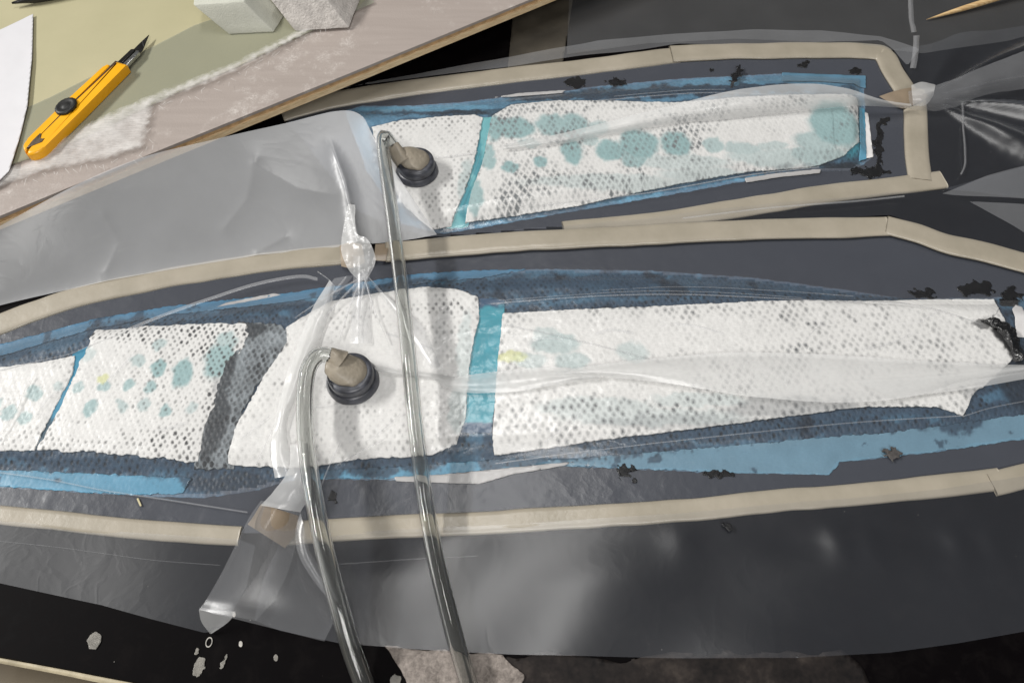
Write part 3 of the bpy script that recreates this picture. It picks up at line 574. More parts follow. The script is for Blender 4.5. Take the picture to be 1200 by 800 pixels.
o = sheet('teal_strip', UT, lambda x, y: HU(x, y) + .0005, .0013, M['teal'], jag=.0015, thick=.0004, colf=lambda x, y: mix3(np.ones((len(x), 3)) * np.array(lin(112, 176, 182)[:3]) * (1 + .15 * soft_noise(x, y, .005, 3))[:, None], lin(30, 120, 140), blobs([(560, 190, 6, 30, .6), (545, 235, 8, 30, .6)], x, y, ZU, .004)), dotf=lambda x, y: 0 * x)
tag(o, 'teal film strip between the two white cloths of the rear bag', 'film strip')
cloth('breather_cloth', 'x', .0014, M['cloth_c'], 'white cloth patch under the rear suction port', fabric_col(seed=13, teal=[(548, 215, 12, 30, .5)], z=ZU), fabric_dot(Xw[1], .5, .9, .006, spots=[(500, 146, 60, 7, .75), (540, 160, 14, 20, .5), (525, 245, 25, 20, .55)], blank=[(490, 195, 40, 30, 1)], seed=14, z=ZU), jag=.0008, seed=15, H=HU, poly=Xw[1], res=.0012)
cloth('breather_cloth', 'x', .0014, M['cloth_d'], 'long white cloth with big teal blotches in the rear bag',
      fabric_col([(603, 152, 26, 14, 1), (645, 148, 20, 14, .9), (672, 150, 18, 16, .9), (598, 198, 11, 9, 1), (634, 191, 11, 8, 1), (670, 180, 14, 18, 1), (715, 178, 20, 14, 1), (748, 172, 26, 20, 1), (742, 188, 18, 12, .9), (792, 170, 20, 17, 1), (835, 172, 14, 9, .7), (870, 176, 26, 8, .6), (905, 172, 20, 6, .5), (620, 170, 14, 6, .6), (690, 166, 12, 8, .6), (978, 148, 34, 30, 1), (955, 168, 30, 14, .7), (960, 182, 40, 10, .7), (580, 152, 14, 16, 1), (572, 185, 9, 18, .9), (556, 232, 10, 24, .9), (800, 192, 60, 10, .4), (905, 185, 60, 10, .5), (700, 152, 16, 10, .6), (720, 215, 120, 10, .35), (850, 205, 90, 8, .4)], .82, seed=16, z=ZU, grey=[(940, 195, 40, 6, .5)]),
      fabric_dot(Xw[2], .95, 1.1, .007, spots=[(640, 128, 60, 8, 1.0), (750, 126, 80, 6, .6), (850, 198, 120, 12, .55), (600, 240, 60, 14, .5)], blank=[(900, 145, 60, 10, .5)], seed=17, z=ZU), jag=.0008, seed=18, H=HU, poly=Xw[2], res=.0012)
strip('paper_strip', [(1013, 132), (1017, 134), (1023, 185), (1013, 187)], .0012, plain('white scrap', (0.78, 0.76, 0.75, 1), .5), 'narrow white paper strip at the right end of the rear bag layers', 'paper strip', HU, seed=3)
strip('paper_strip', [(580, 115), (606, 110.5), (664, 106.5), (658, 110), (606, 114)], .0012, mp, 'pale paper strip at the far rim of the rear bag layers', 'paper strip', HU, seed=4)
strip('paper_strip', [(872, 210), (910, 204), (962, 199), (960, 204), (910, 209), (874, 215)], .0014, mp, 'pale paper strip at the near rim of the rear bag layers', 'paper strip', HU, seed=5)
strip('blue_tape', [(916, 86), (1014, 90), (1014, 104), (960, 97), (916, 97)], .0012, plain('blue tape', lin(92, 132, 156), .4, .2, 60, .2, coat=.4), 'plain blue tape at the far right corner of the rear bag layers', 'tape', HU, seed=6)
strip('blue_tape', [(1006, 128), (1013, 129), (1015, 187), (1006, 190)], .0013, plain('bright blue tape', lin(92, 156, 184), .4, .2, 60, .2, coat=.4), 'bright blue tape on the right end of the rear bag layers', 'tape', HU, seed=7)

# ------------------------------------------------------------------ the two bags: film and sealant tape
def tape(parent, pts, width, z0=.0006, h=.0026, mat=None, seed=0, n=None, taper=0.0):
    path = []
    c = catmull(pts, n or max(40, int(len(pts) * 34))); c = c + np.stack([0 * c[:, 0], 1.3 * vnoise(c[:, 0] / 34.0 + seed, c[:, 1] / 34.0, 4)], 1)
    for a, b in c: path.append(P(a, b, z0))
    LEN = float(np.sum(np.linalg.norm(np.diff(np.array(path), axis=0), axis=1)))
    def prof(t):
        f_ = lambda q, sd: float(vnoise(np.array(t * q * LEN + seed), np.array(seed * 1.3 + sd), 2))
        wl = width / 2 * (1 + .12 * f_(18, 1) + .06 * f_(60, 2)); wr_ = width / 2 * (1 + .12 * f_(21, 3) + .06 * f_(70, 4)); hh = h * (1 + .3 * f_(24, 5) + .12 * f_(80, 6)); cc_ = .92 + .22 * f_(40, 7)
        return [(-wl, 0), (-wl * .985, hh * .35), (-wl * .93, hh * .66), (-wl * .80, hh * .90), (-wl * .5, hh * 1.0), (0, hh * cc_), (wr_ * .5, hh * 1.0), (wr_ * .80, hh * .90), (wr_ * .93, hh * .66), (wr_ * .985, hh * .35), (wr_, 0)]
    V, F = sweep(path, prof)
    return raw('sealant_tape', V, F, mat or M['tape'], parent)
k = N('beige sealant tape'); v = k.coord()
tn = k.noise(v, 26, 5); tf = k.noise(v, 240, 4, .6)
c = k.ramp(tn, [(0.3, lin(150, 142, 126)), (0.7, lin(168, 159, 143))])
b = k.n('Bump', {'Strength': .22, 'Distance': .0009, 'Height': k.math('ADD', tf, k.math('MULTIPLY', tn, 1.5))}).outputs[0]
M['tape'] = k.end(k.n('BsdfPrincipled', {'Base Color': c, 'Roughness': .5, 'Normal': b, 'Coat Weight': .5, 'Coat Roughness': .22, 'Coat Normal': b}).outputs[0])

fb = empty('vacuum_bag', tuple(P(600, 620)))
tag(fb, 'front clear vacuum bag sealed with beige tape, hose running towards the viewer', 'vacuum bag')
rb = empty('vacuum_bag', tuple(P(760, 250)))
tag(rb, 'rear clear vacuum bag sealed with beige tape, partly under the front bag flap', 'vacuum bag')
def adopt(o, par):   # keep the world position of a part made in world coordinates
    o.parent = par; o.matrix_parent_inverse = par.matrix_world.inverted() if False else o.matrix_parent_inverse
    from mathutils import Matrix
    o.matrix_parent_inverse = Matrix.Translation(-Vector(par.location)); return o
T0 = None
T_TOP = [(-30, 393), (40, 366), (100, 347), (200, 326), (300, 310), (404, 299)]
T_MID = [(452, 296), (520, 290), (600, 284), (750, 276), (900, 269), (1041, 266)]
T_RT = [(1038, 264), (1075, 274), (1110, 286), (1160, 297), (1230, 318)]
T_BL = [(-30, 601), (60, 609), (150, 619), (220, 624), (282, 628)]
T_BR = [(332, 625), (450, 618), (600, 611), (700, 604), (800, 598), (900, 588), (1000, 580), (1100, 570), (1172, 562)]
T_BE = [(1160, 567), (1190, 560), (1235, 550)]
for i, (pts, wd, z0) in enumerate([(T_TOP, .019, .0006), (T_MID, .0195, .0030), (T_RT, .0195, .0034), (T_BL, .0125, .0006), (T_BR, .0150, .0006), (T_BE, .0165, .0014)]):
    adopt(tape(fb, pts, wd, z0, seed=i * 1.7), fb)
U_TOP = [(330, 134), (400, 116), (500, 102), (600, 89), (700, 77), (795, 66)]
U_TOP2 = [(786, 64), (840, 62), (940, 60), (1020, 61), (1036, 66), (1046, 84), (1064, 112)]
U_RT = [(1071, 106), (1073, 140), (1074, 180), (1078, 212)]
U_BOT = [(1105, 211), (1060, 217), (1000, 224), (930, 234), (860, 246), (780, 258), (720, 265), (660, 271)]
for i, (pts, wd, z0) in enumerate([(U_TOP, .0205, .0006), (U_TOP2, .0215, .0016), (U_RT, .0205, .0012), (U_BOT, .0185, .0006)]):
    adopt(tape(rb, pts, wd, z0, seed=10 + i * 1.7), rb)
# film sucked flat between the tape and the layers
def ring(name, outer, inner_sdf, par, mat, res=.002, zf=None, seed=0):
    """film lying in the polygon outer but not over the layers"""
    pts = np.asarray(outer); lo = pts.min(0) - res * 2; hi = pts.max(0) + res * 2
    nx = int((hi[0] - lo[0]) / res) + 2; ny = int((hi[1] - lo[1]) / res) + 2
    X, Y = np.meshgrid(lo[0] + np.arange(nx) * res, lo[1] + np.arange(ny) * res, indexing='ij')
    s1 = sdf(outer, X, Y); s2 = inner_sdf(X, Y); ok = (s1 > 0) & (s2 < .0035)
    kp = (ok[:-1, :-1].astype(int) + ok[1:, :-1] + ok[:-1, 1:] + ok[1:, 1:]) >= 4
    Q = gridfaces(nx, ny).reshape(nx - 1, ny - 1, 4)[kp]; us = np.unique(Q); rm = np.full(nx * ny, -1); rm[us] = np.arange(len(us))
    x = X.ravel()[us]; y = Y.ravel()[us]; V = np.stack([x, y, zf(x, y)], 1)
    return adopt(link(name, fast_mesh(name, V, rm[Q]), mat, None), par)
FO = PX([(-40, 397), (100, 347), (200, 326), (300, 310), (394, 300), (455, 296), (600, 284), (750, 276), (900, 269), (1041, 267), (1110, 287), (1160, 298), (1230, 318), (1230, 550), (1172, 562), (1000, 580), (800, 598), (600, 611), (450, 618), (332, 625), (282, 628), (150, 619), (-40, 600)], .001)
UO = PX([(330, 136), (400, 116), (500, 102), (600, 89), (700, 77), (795, 66), (900, 62), (1028, 62), (1066, 112), (1074, 180), (1078, 212), (930, 233), (780, 256), (600, 272), (500, 280), (420, 250)], .001)
ring('cavity_film', FO, lambda X, Y: sdf(LBW, X, Y), fb, M['film_cavity'], zf=lambda x, y: .0011 + .0010 * sstep(-.006, .003, sdf(LBW, x, y)) * 0 + .0002 * fbm(x / .015, y / .015, 3) + .0001)
ring('cavity_film', UO, lambda X, Y: sdf(UBW, X, Y), rb, M['film_cavity'], zf=lambda x, y: .0012 + .0002 * fbm(x / .015, y / .015, 5))

# the film drawn down over the layers themselves, with fine tension wrinkles
def pressed(par, poly, H, seed):
    def zf(x, y):
        d = sdf(poly, x, y); w_ = sstep(0, .012, d)
        return H(x, y) + .0006 + .0028 * w_ + .0003 * w_ * fbm(x / .020, y / .006, seed, 3) + .0002 * w_ * fbm(x / .004, y / .010, seed + 4, 2)
    adopt(sheet('pressed_film', poly, zf, .0016, M['film_pressed'], None, thick=0), par)
pressed(fb, LBW, HL, 5); pressed(rb, UBW, HU, 9)
# skirts outside the tape
def skirt(par, pts, zf, mat, res=.003, name='film_skirt', jag=0, seed=0):
    return adopt(sheet(name, PX(pts, .002), zf, res, mat, None, jag=jag, thick=0, seed=seed), par)
cr1 = PX([(-20, 632), (60, 640), (120, 648), (180, 656), (240, 661)], .003)
cr2 = PX([(340, 665), (400, 660), (480, 655), (560, 651), (700, 650), (840, 640), (960, 634), (1080, 630), (1220, 622)], .003)
def und(x, y, seed, lam):
    r = np.random.RandomState(seed); s_ = 0 * x
    for i in range(7):
        a_, ph_, f_ = r.uniform(0, 6.28), r.uniform(0, 6.28), r.uniform(.6, 1.7) / lam
        s_ = s_ + np.sin((x * math.cos(a_) + 1.6 * y * math.sin(a_)) * 6.28 * f_ + ph_) / (1 + i * .3)
    return s_ / 5.0
def zsk1(x, y): return .0016 + .0025 * (0.6 + und(x, y, 3, .22))
def zsk2(x, y):
    bump_ = sum(a * np.exp(-(((x - P(px, 660)[0]) / w_) ** 2)) for px, a, w_ in [(800, .0012, .012), (985, .002, .010), (1020, .0016, .009), (1125, .0024, .010), (1165, .002, .009), (520, .002, .03), (930, -.001, .02)])
    up = sstep(P(600, 690)[1], P(600, 625)[1], y)
    return .0022 + .0055 * (0.8 + und(x, y, 5, .17)) * (1 - .7 * up) + bump_ * up * (1 - sstep(P(600, 640)[1], P(600, 606)[1], y))
skirt(fb, [(-40, 606), (150, 624), (282, 633), (300, 640), (290, 690), (262, 735), (242, 742), (180, 726), (120, 709), (0, 683), (-40, 676)], zsk1, M['film_skirt'], .002)
skirt(fb, [(332, 630), (450, 622), (600, 615), (700, 608), (800, 602), (900, 592), (1000, 584), (1100, 574), (1240, 552), (1240, 733), (1200, 740), (1120, 754), (1040, 765), (930, 772), (800, 772), (600, 768), (480, 761), (400, 755), (330, 740), (300, 728), (310, 680)], zsk2, M['film_skirt'], .002)
# rear side of the front bag: narrow skirt between the bags and on the right
def zmid(x, y): return .0030 + .003 * fbm(x / .05, y / .03, 3, 2) + .002
skirt(fb, [(500, 286), (620, 270), (760, 258), (860, 246), (960, 236), (1030, 230), (1100, 224), (1230, 190), (1230, 312), (1160, 290), (1110, 278), (1041, 256), (900, 260), (750, 267), (600, 275), (520, 281)], zmid, M['film_skirt'], .003)
# far skirt of the rear bag
def zfar(x, y): return .003 + .004 * (0.5 + fbm(x / .08, y / .04, 6, 2))
skirt(rb, [(330, 128), (430, 100), (520, 83), (600, 68), (700, 50), (790, 42), (880, 38), (960, 38), (1030, 45), (1075, 62), (1062, 80), (1046, 62), (1030, 50), (900, 52), (795, 54), (700, 67), (600, 79), (500, 92), (400, 106)], zfar, M['film_light'], .003)
# right hand spread of the rear bag film with folds fanning from the dog-ear
fo = P(1080, 116)
def zfan(x, y):
    dx = x - fo[0]; dy = y - fo[1]; r = np.hypot(dx, dy); th = np.arctan2(dy, dx)
    s = sum(a * np.exp(-((th - t0) / w_) ** 2) for t0, w_, a in [(.42, .10, .020), (.12, .09, .012), (-.28, .10, .014), (-.75, .16, .010), (.95, .2, .008)])
    return .0025 + s * sstep(.0, .08, r) + .001 * fbm(x / .02, y / .02, 5)
skirt(rb, [(1046, 58), (1100, 52), (1160, 40), (1260, 20), (1260, 240), (1110, 222), (1092, 208), (1084, 160), (1080, 112), (1066, 92)], zfan, M['film_skirt'], .002)
skirt(fb, [(1098, 234), (1150, 214), (1240, 190), (1240, 246), (1170, 240)], lambda x, y: .010 + .004 * fbm(x / .05, y / .04, 9, 2), M['film_light'], .003, 'loose_film')
skirt(fb, [(1132, 240), (1240, 246), (1240, 310), (1200, 278)], lambda x, y: .006 + .003 * fbm(x / .05, y / .04, 19, 2), M['film_light'], .003, 'loose_film')

# the standing flap of the front bag at the far left
FB_ = [(-60, 378, .003), (0, 357, .003), (100, 335, .003), (200, 316, .003), (300, 300, .003), (395, 290, .003), (440, 286, .003), (480, 281, .003), (512, 275, .004)]
FT_ = [(-60, 296, .036), (0, 264, .040), (90, 217, .043), (165, 186, .045), (250, 164, .045), (330, 145, .044), (395, 130, .042), (424, 136, .038), (438, 164, .030)]
n_, m_ = 240, 100
a = catmull(FB_, n_); b = catmull(FT_, n_); V = []
for i in range(n_):
    for j in range(m_):
        t = j / (m_ - 1); q = a[i] * (1 - t) + b[i] * t
        s = i / (n_ - 1)
        z = a[i][2] + (b[i][2] - a[i][2]) * (t ** 1.5) + .004 * math.sin(math.pi * t)
        V.append(P(q[0], q[1], z))
V = np.array(V)
def pl(px, py, z=.03): return P(px, py, z)[:2]
x, y = V[:, 0], V[:, 1]
e1 = dline([pl(388, 168), pl(402, 205), pl(412, 250, .02), pl(420, 285, .01)], x, y); e2 = dline([pl(300, 195), pl(345, 212), pl(388, 216)], x, y); e3 = dline([pl(302, 192), pl(285, 225), pl(255, 250)], x, y); e4 = dline([pl(125, 318, .006), pl(140, 285, .015), pl(118, 250)], x, y); e5 = dline([pl(300, 290, .01), pl(330, 265, .02)], x, y)
V[:, 2] += .0055 * np.exp(-e1 / .005) * sstep(pl(388, 160)[1], pl(400, 200)[1], y) + .0018 * np.exp(-e2 / .008) + .0018 * np.exp(-e3 / .010) + .0016 * np.exp(-e4 / .008) + .0018 * np.exp(-e5 / .006) + .0014 * und(x, y, 9, .22)
adopt(link('standing_flap', fast_mesh('standing_flap', V, gridfaces(n_, m_)), M['film_flap'], None), fb)

# pleats and bridges of film
def pleat(par, name, A, B, mat='film_pleat', **kw): return adopt(ribbon(name, A, B, M[mat], None, **kw), par)
Zp = .0105
pleat(fb, 'film_pleat', [(430, 428, Zp), (470, 433, Zp), (503, 436, Zp), (530, 441, Zp), (560, 438, .012), (600, 433, .012), (650, 430, .012), (705, 440, Zp)],
      [(432, 433, Zp), (470, 441, Zp), (506, 444, Zp), (524, 455, .012), (548, 460, .012), (600, 459, .012), (650, 451, .012), (705, 443, Zp)], n=70, m=9, bulge=.003, wr=.0008, seed=3)
pleat(fb, 'film_pleat', [(640, 437, Zp), (700, 427, .012), (760, 420, .012), (820, 415, .012), (870, 412.5, .013), (940, 414, .013), (1000, 417, .013), (1090, 423, .012), (1180, 427, .011), (1220, 428, .010)],
      [(640, 440, Zp), (700, 441, .012), (760, 446, .013), (820, 455, .013), (870, 463, .014), (940, 470, .014), (1000, 471, .014), (1060, 466, .013), (1140, 449, .011), (1220, 432, .010)], n=110, m=12, bulge=.004, wr=.001, wsc=.02, seed=5)
pleat(fb, 'film_pleat', [(1000, 446, .011), (1100, 440, .011), (1200, 428, .010), (1230, 424, .010)], [(1050, 466, .012), (1130, 456, .012), (1200, 444, .011), (1230, 438, .010)], n=40, m=6, bulge=.002, seed=6)
# rear bag ear
Zr = .009
pleat(rb, 'film_pleat', [(590, 170, Zr), (650, 158, .011), (720, 141, .014), (800, 120, .020), (860, 106, .026), (940, 98, .030), (990, 103, .027), (1030, 116, .020), (1068, 122, .010)],
      [(590, 176, Zr), (650, 170, Zr), (720, 157, Zr), (800, 144, Zr), (860, 139, Zr), (940, 130, Zr), (990, 125, Zr), (1030, 125, .008), (1068, 127, .006)], n=110, m=12, bulge=.003, wr=.001, wsc=.02, seed=7)
pleat(rb, 'film_fold', [(1064, 108, .012), (1110, 96, .016), (1160, 75, .020), (1230, 50, .022)], [(1068, 128, .008), (1110, 128, .008), (1160, 110, .010), (1230, 100, .012)], 'film_light', n=40, m=10, bulge=.006, wr=.002, seed=8)
pleat(rb, 'film_fold', [(1068, 100, .010), (1080, 96, .012), (1096, 100, .012)], [(1070, 124, .008), (1084, 124, .009), (1094, 112, .010)], n=16, m=8, bulge=.006, wr=.001, seed=9)
td = plain('beige tape with shade painted in', lin(140, 124, 104), .5, .2, 60, .3, coat=.3)  # darker copy of the tape, shade of the fold put into its colour
def ear(par, A, B, z=.0, **kw): return adopt(ribbon('tape_dog_ear', A, B, td, None, **kw), par)
ear(rb, [(1030, 113, .005), (1048, 107, .008), (1070, 103, .009), (1086, 110, .006)], [(1052, 126, .003), (1060, 127, .004), (1074, 121, .005), (1088, 114, .005)], n=20, m=6, bulge=.001)
# front bag pleat tuft at the far tape
pleat(fb, 'film_pleat', [(408, 240, .020), (401, 275, .020), (400, 295, .022), (408, 315, .020), (420, 328, .014)], [(416, 240, .022), (418, 272, .026), (432, 282, .026), (440, 305, .022), (430, 328, .014)], n=50, m=20, bulge=.0005, wr=.0025, wsc=.006, seed=11)
pleat(fb, 'film_pleat', [(414, 300, .020), (414, 325, .014), (412, 360, .010), (410, 402, .010)], [(436, 300, .020), (433, 330, .014), (434, 360, .010), (436, 402, .010)], 'film_light', n=40, m=10, bulge=.003, wr=.001, wsc=.01, seed=12)
pleat(fb, 'film_pleat', [(430, 325, .014), (450, 350, .011), (475, 385, .011), (505, 432, .011)], [(436, 332, .013), (462, 352, .011), (495, 382, .011), (516, 428, .011)], 'film_light', n=40, m=6, bulge=.002, wr=.0006, seed=13)
pleat(fb, 'film_pleat', [(386, 328, .012), (366, 362, .012), (346, 410, .012), (330, 460, .012), (318, 520, .012), (322, 560, .010)], [(392, 334, .012), (386, 366, .011), (370, 410, .011), (352, 455, .011), (336, 500, .011), (346, 556, .010)], n=60, m=10, bulge=.002, wr=.0012, wsc=.012, seed=14)
pleat(fb, 'film_pleat', [(392, 326, .011), (372, 350, .010)], [(415, 322, .012), (388, 356, .010)], 'film_light', n=12, m=6, bulge=.002, seed=15)
pleat(fb, 'film_pleat', [(340, 520, .011), (338, 550, .012), (318, 578, .014), (305, 592, .016)], [(362, 520, .011), (366, 550, .012), (362, 580, .014), (352, 600, .012)], n=24, m=10, bulge=.004, wr=.0015, wsc=.008, seed=16)
for i, (x1, y1) in enumerate([(398, 396), (455, 402), (368, 388), (345, 372), (486, 372), (420, 398)]):   # tension creases from the gather
    A_ = [(424 + i, 322, .014), ((424 + x1) / 2 - 2, (322 + y1) / 2, .0115), (x1, y1, .0105)]
    pleat(fb, 'film_crease', A_, [(a + 3.5 - k_ * 1.4, b + 1, z) for k_, (a, b, z) in enumerate(A_)], 'film_fold', n=30, m=5, bulge=.0012, seed=70 + i)
# front pleat over the near tape, opening into a cone
CA = [(306, 586, .016), (292, 606, .020), (278, 634, .024), (260, 670, .027), (243, 700, .027), (233, 714, .025)]
pleat(fb, 'film_fold', CA, [(358, 598, .005), (362, 622, .005), (372, 650, .005), (384, 690, .006), (392, 722, .006), (380, 751, .006)], 'film_fan', n=60, m=26, bulge=.003, wr=.0006, wsc=.03, seed=17, ease=.6)
pleat(fb, 'film_fold', CA, [(354, 602, .005), (348, 632, .006), (338, 668, .008), (322, 700, .009), (300, 727, .009)], 'film_fan', n=50, m=20, bulge=.002, wr=.0005, wsc=.03, seed=27)
pleat(fb, 'film_fold', [(233, 714, .025), (236, 728, .014), (246, 742, .003)], [(276, 716, .008), (268, 728, .006), (248, 742, .002)], n=16, m=10, bulge=-.002, seed=18)
pleat(fb, 'film_fold', [(352, 600, .010), (346, 625, .008), (352, 655, .007), (375, 690, .007), (390, 705, .006)], [(362, 640, .004), (366, 650, .004), (380, 668, .004), (396, 690, .004), (404, 702, .004)], 'film_light', n=30, m=8, bulge=.003, seed=19)
ear(fb, [(306, 590, .014), (296, 606, .016), (290, 614, .016)], [(350, 604, .006), (348, 622, .006), (334, 642, .006)], n=14, m=10, bulge=.004)
ear(fb, [(440, 286, .004), (456, 285, .004)], [(438, 305, .006), (452, 306, .005)], n=8, m=6, bulge=.002)
ear(fb, [(398, 288, .006), (410, 284, .010), (424, 286, .010)], [(400, 312, .004), (412, 314, .006), (428, 308, .006)], n=10, m=6, bulge=.002)
# creases: fine ridges where the film bridges
def crease(par, pts, z, wpx=1.6, seed=0, mat='film_fold', bl=.0008):
    A = [(a, b - wpx / 2, z) for a, b in pts]; B = [(a, b + wpx / 2, z) for a, b in pts]
    return pleat(par, 'film_crease', A, B, mat, n=60, m=5, bulge=bl, wr=.0002, seed=seed)
for i, (pts, z, wd) in enumerate([([(575, 356), (650, 350), (720, 346), (800, 345), (880, 348), (960, 352), (1010, 354)], .0076, 1.6), ([(585, 352), (680, 345), (760, 341), (850, 343), (940, 349)], .0072, 1.0),
        ([(0, 434), (40, 424), (80, 415), (115, 401), (150, 388)], .0080, 1.3), ([(150, 386), (190, 370), (240, 352), (300, 333), (350, 324), (372, 327)], .0070, 4.0), ([(372, 318), (388, 330), (396, 342)], .010, 1.5), ([(-10, 552), (60, 562), (120, 574), (200, 586), (290, 600)], .0035, 2.0),
        ([(592, 380), (640, 390), (700, 404), (760, 420), (790, 428)], .0098, 1.3), ([(-5, 520), (12, 490), (30, 455), (38, 440)], .0105, 1.6), ([(300, 545), (318, 505), (335, 465), (348, 430)], .0108, 1.8), ([(395, 545), (420, 530), (450, 515)], .0095, 1.3), ([(400, 515), (380, 560), (372, 590)], .008, 3.0),
        ([(1000, 353), (1060, 356), (1110, 366), (1150, 380)], .0100, 1.2), ([(1128, 488), (1160, 478), (1200, 470)], .0085, 1.3), ([(580, 543), (700, 527), (850, 510), (1000, 495), (1128, 487)], .0086, 1.4), ([(700, 340), (800, 336), (900, 340), (1000, 347)], .0060, 1.0)]):
    crease(fb, pts, z, wd, i)
for i, (pts, z, wd) in enumerate([([(700, 118), (800, 110), (860, 109), (930, 112)], .0075, 1.4), ([(720, 113), (800, 106), (850, 105)], .0068, 1.0), ([(530, 262), (545, 225), (560, 190), (572, 150)], .0082, 1.4), ([(640, 240), (760, 226), (880, 205), (960, 196)], .0078, 1.4), ([(490, 185), (530, 183), (560, 178)], .0085, 1.2), ([(975, 128), (977, 170), (976, 196)], .0080, 2.4),
        ([(800, 256), (900, 244), (1000, 236), (1060, 230)], .009, 2.2)]):
    crease(rb, pts, z, wd, 40 + i)
for zz, pts in ((zsk1, [(-20, 632), (60, 640), (120, 648), (180, 656), (258, 662)]), (zsk2, [(395, 661), (480, 655), (560, 651)])):
    c_ = catmull(pts, 30); q_ = [P(a, b, .004) for a, b in c_]; h_ = [float(zz(np.array([q[0]]), np.array([q[1]]))[0]) for q in q_]
    pleat(fb, 'film_crease', [(a, b - .5, h + .0004) for (a, b), h in zip(c_, h_)], [(a, b + .5, h + .0004) for (a, b), h in zip(c_, h_)], 'film_fan', n=90, m=3, bulge=.0005, seed=4)
for i in range(16):   # finer creases drawn over the cloths
    px, py = [(450, 500), (480, 400), (390, 470), (300, 500), (520, 480), (640, 400), (720, 390), (820, 385), (950, 395), (1040, 400), (660, 500), (760, 480), (140, 430), (60, 470), (200, 500), (1090, 370)][i]
    a_ = random.uniform(-.9, .5); L_ = random.uniform(25, 60); dx, dy = math.cos(a_) * L_ / 2, math.sin(a_) * L_ / 2; kx = random.uniform(-4, 4)
    crease(fb, [(px - dx, py - dy), (px + kx, py + kx), (px + dx, py + dy)], .0098, random.uniform(1.5, 3), 60 + i, 'film_light', .0003)
for pts, wd in (([(1067, -4), (1068, 20), (1071, 38)], 6), ([(1074, 42), (1073, 60), (1070, 80)], 7), ([(1128, 120), (1129, 150), (1131, 190), (1126, 205)], 3)):
    A = [(a - wd / 2, b, .004) for a, b in pts]; B = [(a + wd / 2, b, .004) for a, b in pts]
    pleat(rb, 'film_crease', A, B, 'film_fold', n=24, m=9, bulge=.0018, wr=.0010, wsc=.006, seed=2)

# ------------------------------------------------------------------ suction ports and hoses
k = N('black rubber'); v = k.coord(); nz = k.noise(v, 160, 5)
M['rubber'] = k.end(k.n('BsdfPrincipled', {'Base Color': k.ramp(nz, [(.35, lin(46, 47, 53)), (.7, lin(82, 84, 92))]), 'Roughness': .42, 'Normal': k.n('Bump', {'Strength': .3, 'Distance': .0006, 'Height': nz}).outputs[0], 'Coat Weight': .3, 'Coat Roughness': .25}).outputs[0])
M['putty'] = plain('beige putty', lin(158, 148, 132), .55, .2, 120, .6, .0012, coat=.15, bscale=260)
def port(px, py, z0, r, h, label, tx, ty, group='suction ports'):
    c = P(px, py, z0); e = empty('suction_port', tuple(c)); tag(e, label, 'suction port', group)
    V, F = lathe([(r * 1.16, 0), (r * 1.17, h * .06), (r * 1.12, h * .2), (r * 1.07, h * .3), (r * 1.05, h * .34)], 44, wob=.04, seed=3); raw('flange', V, F, M['rubber'], e)
    V, F = lathe([(r * .98, h * .30), (r * 1.0, h * .42), (r * 1.0, h * .78), (r * .95, h * .86), (r * .80, h * .88)], 44, wob=.02, seed=4); raw('body', V, F, M['rubber'], e)
    V, F = lathe([(r * .74, h * .84), (r * .78, h * .92), (r * .74, h * 1.04), (r * .60, h * 1.18), (r * .42, h * 1.34), (r * .27, h * 1.42), (r * .06, h * 1.40)], 44, wob=.22, seed=5)
    V = [(x + tx * max(0, z - h * .84) * 1.2, y + ty * max(0, z - h * .84) * 1.2, z) for x, y, z in V]
    raw('putty_seal', V, F, M['putty'], e)
    return c
port(414, 447, .0085, .0158, .0165, 'black suction port with beige putty in the front bag', -.9, .15)
port(489, 201, .0080, .0150, .0150, 'black suction port with beige putty in the rear bag', -.9, .15)
k = N('clear hose'); v = k.coord()
gl = k.n('BsdfPrincipled', {'Base Color': (.90, .91, .89, 1), 'Roughness': k.math('ADD', .012, k.math('MULTIPLY', k.math('SUBTRACT', k.noise(v, 60, 5), .45, True), .3)), 'IOR': 1.48, 'Transmission Weight': 1.0}).outputs[0]
mk = k.n('MixShader', {0: .5, 1: k.n('BsdfDiffuse', {'Color': (.78, .78, .74, 1)}).outputs[0], 2: k.n('BsdfTranslucent', {'Color': (.78, .78, .74, 1)}).outputs[0]}).outputs[0]
M['hose'] = k.end(k.n('MixShader', {0: k.math('ADD', .03, k.math('MULTIPLY', k.noise(v, 90, 5), .08)), 1: gl, 2: mk}).outputs[0])
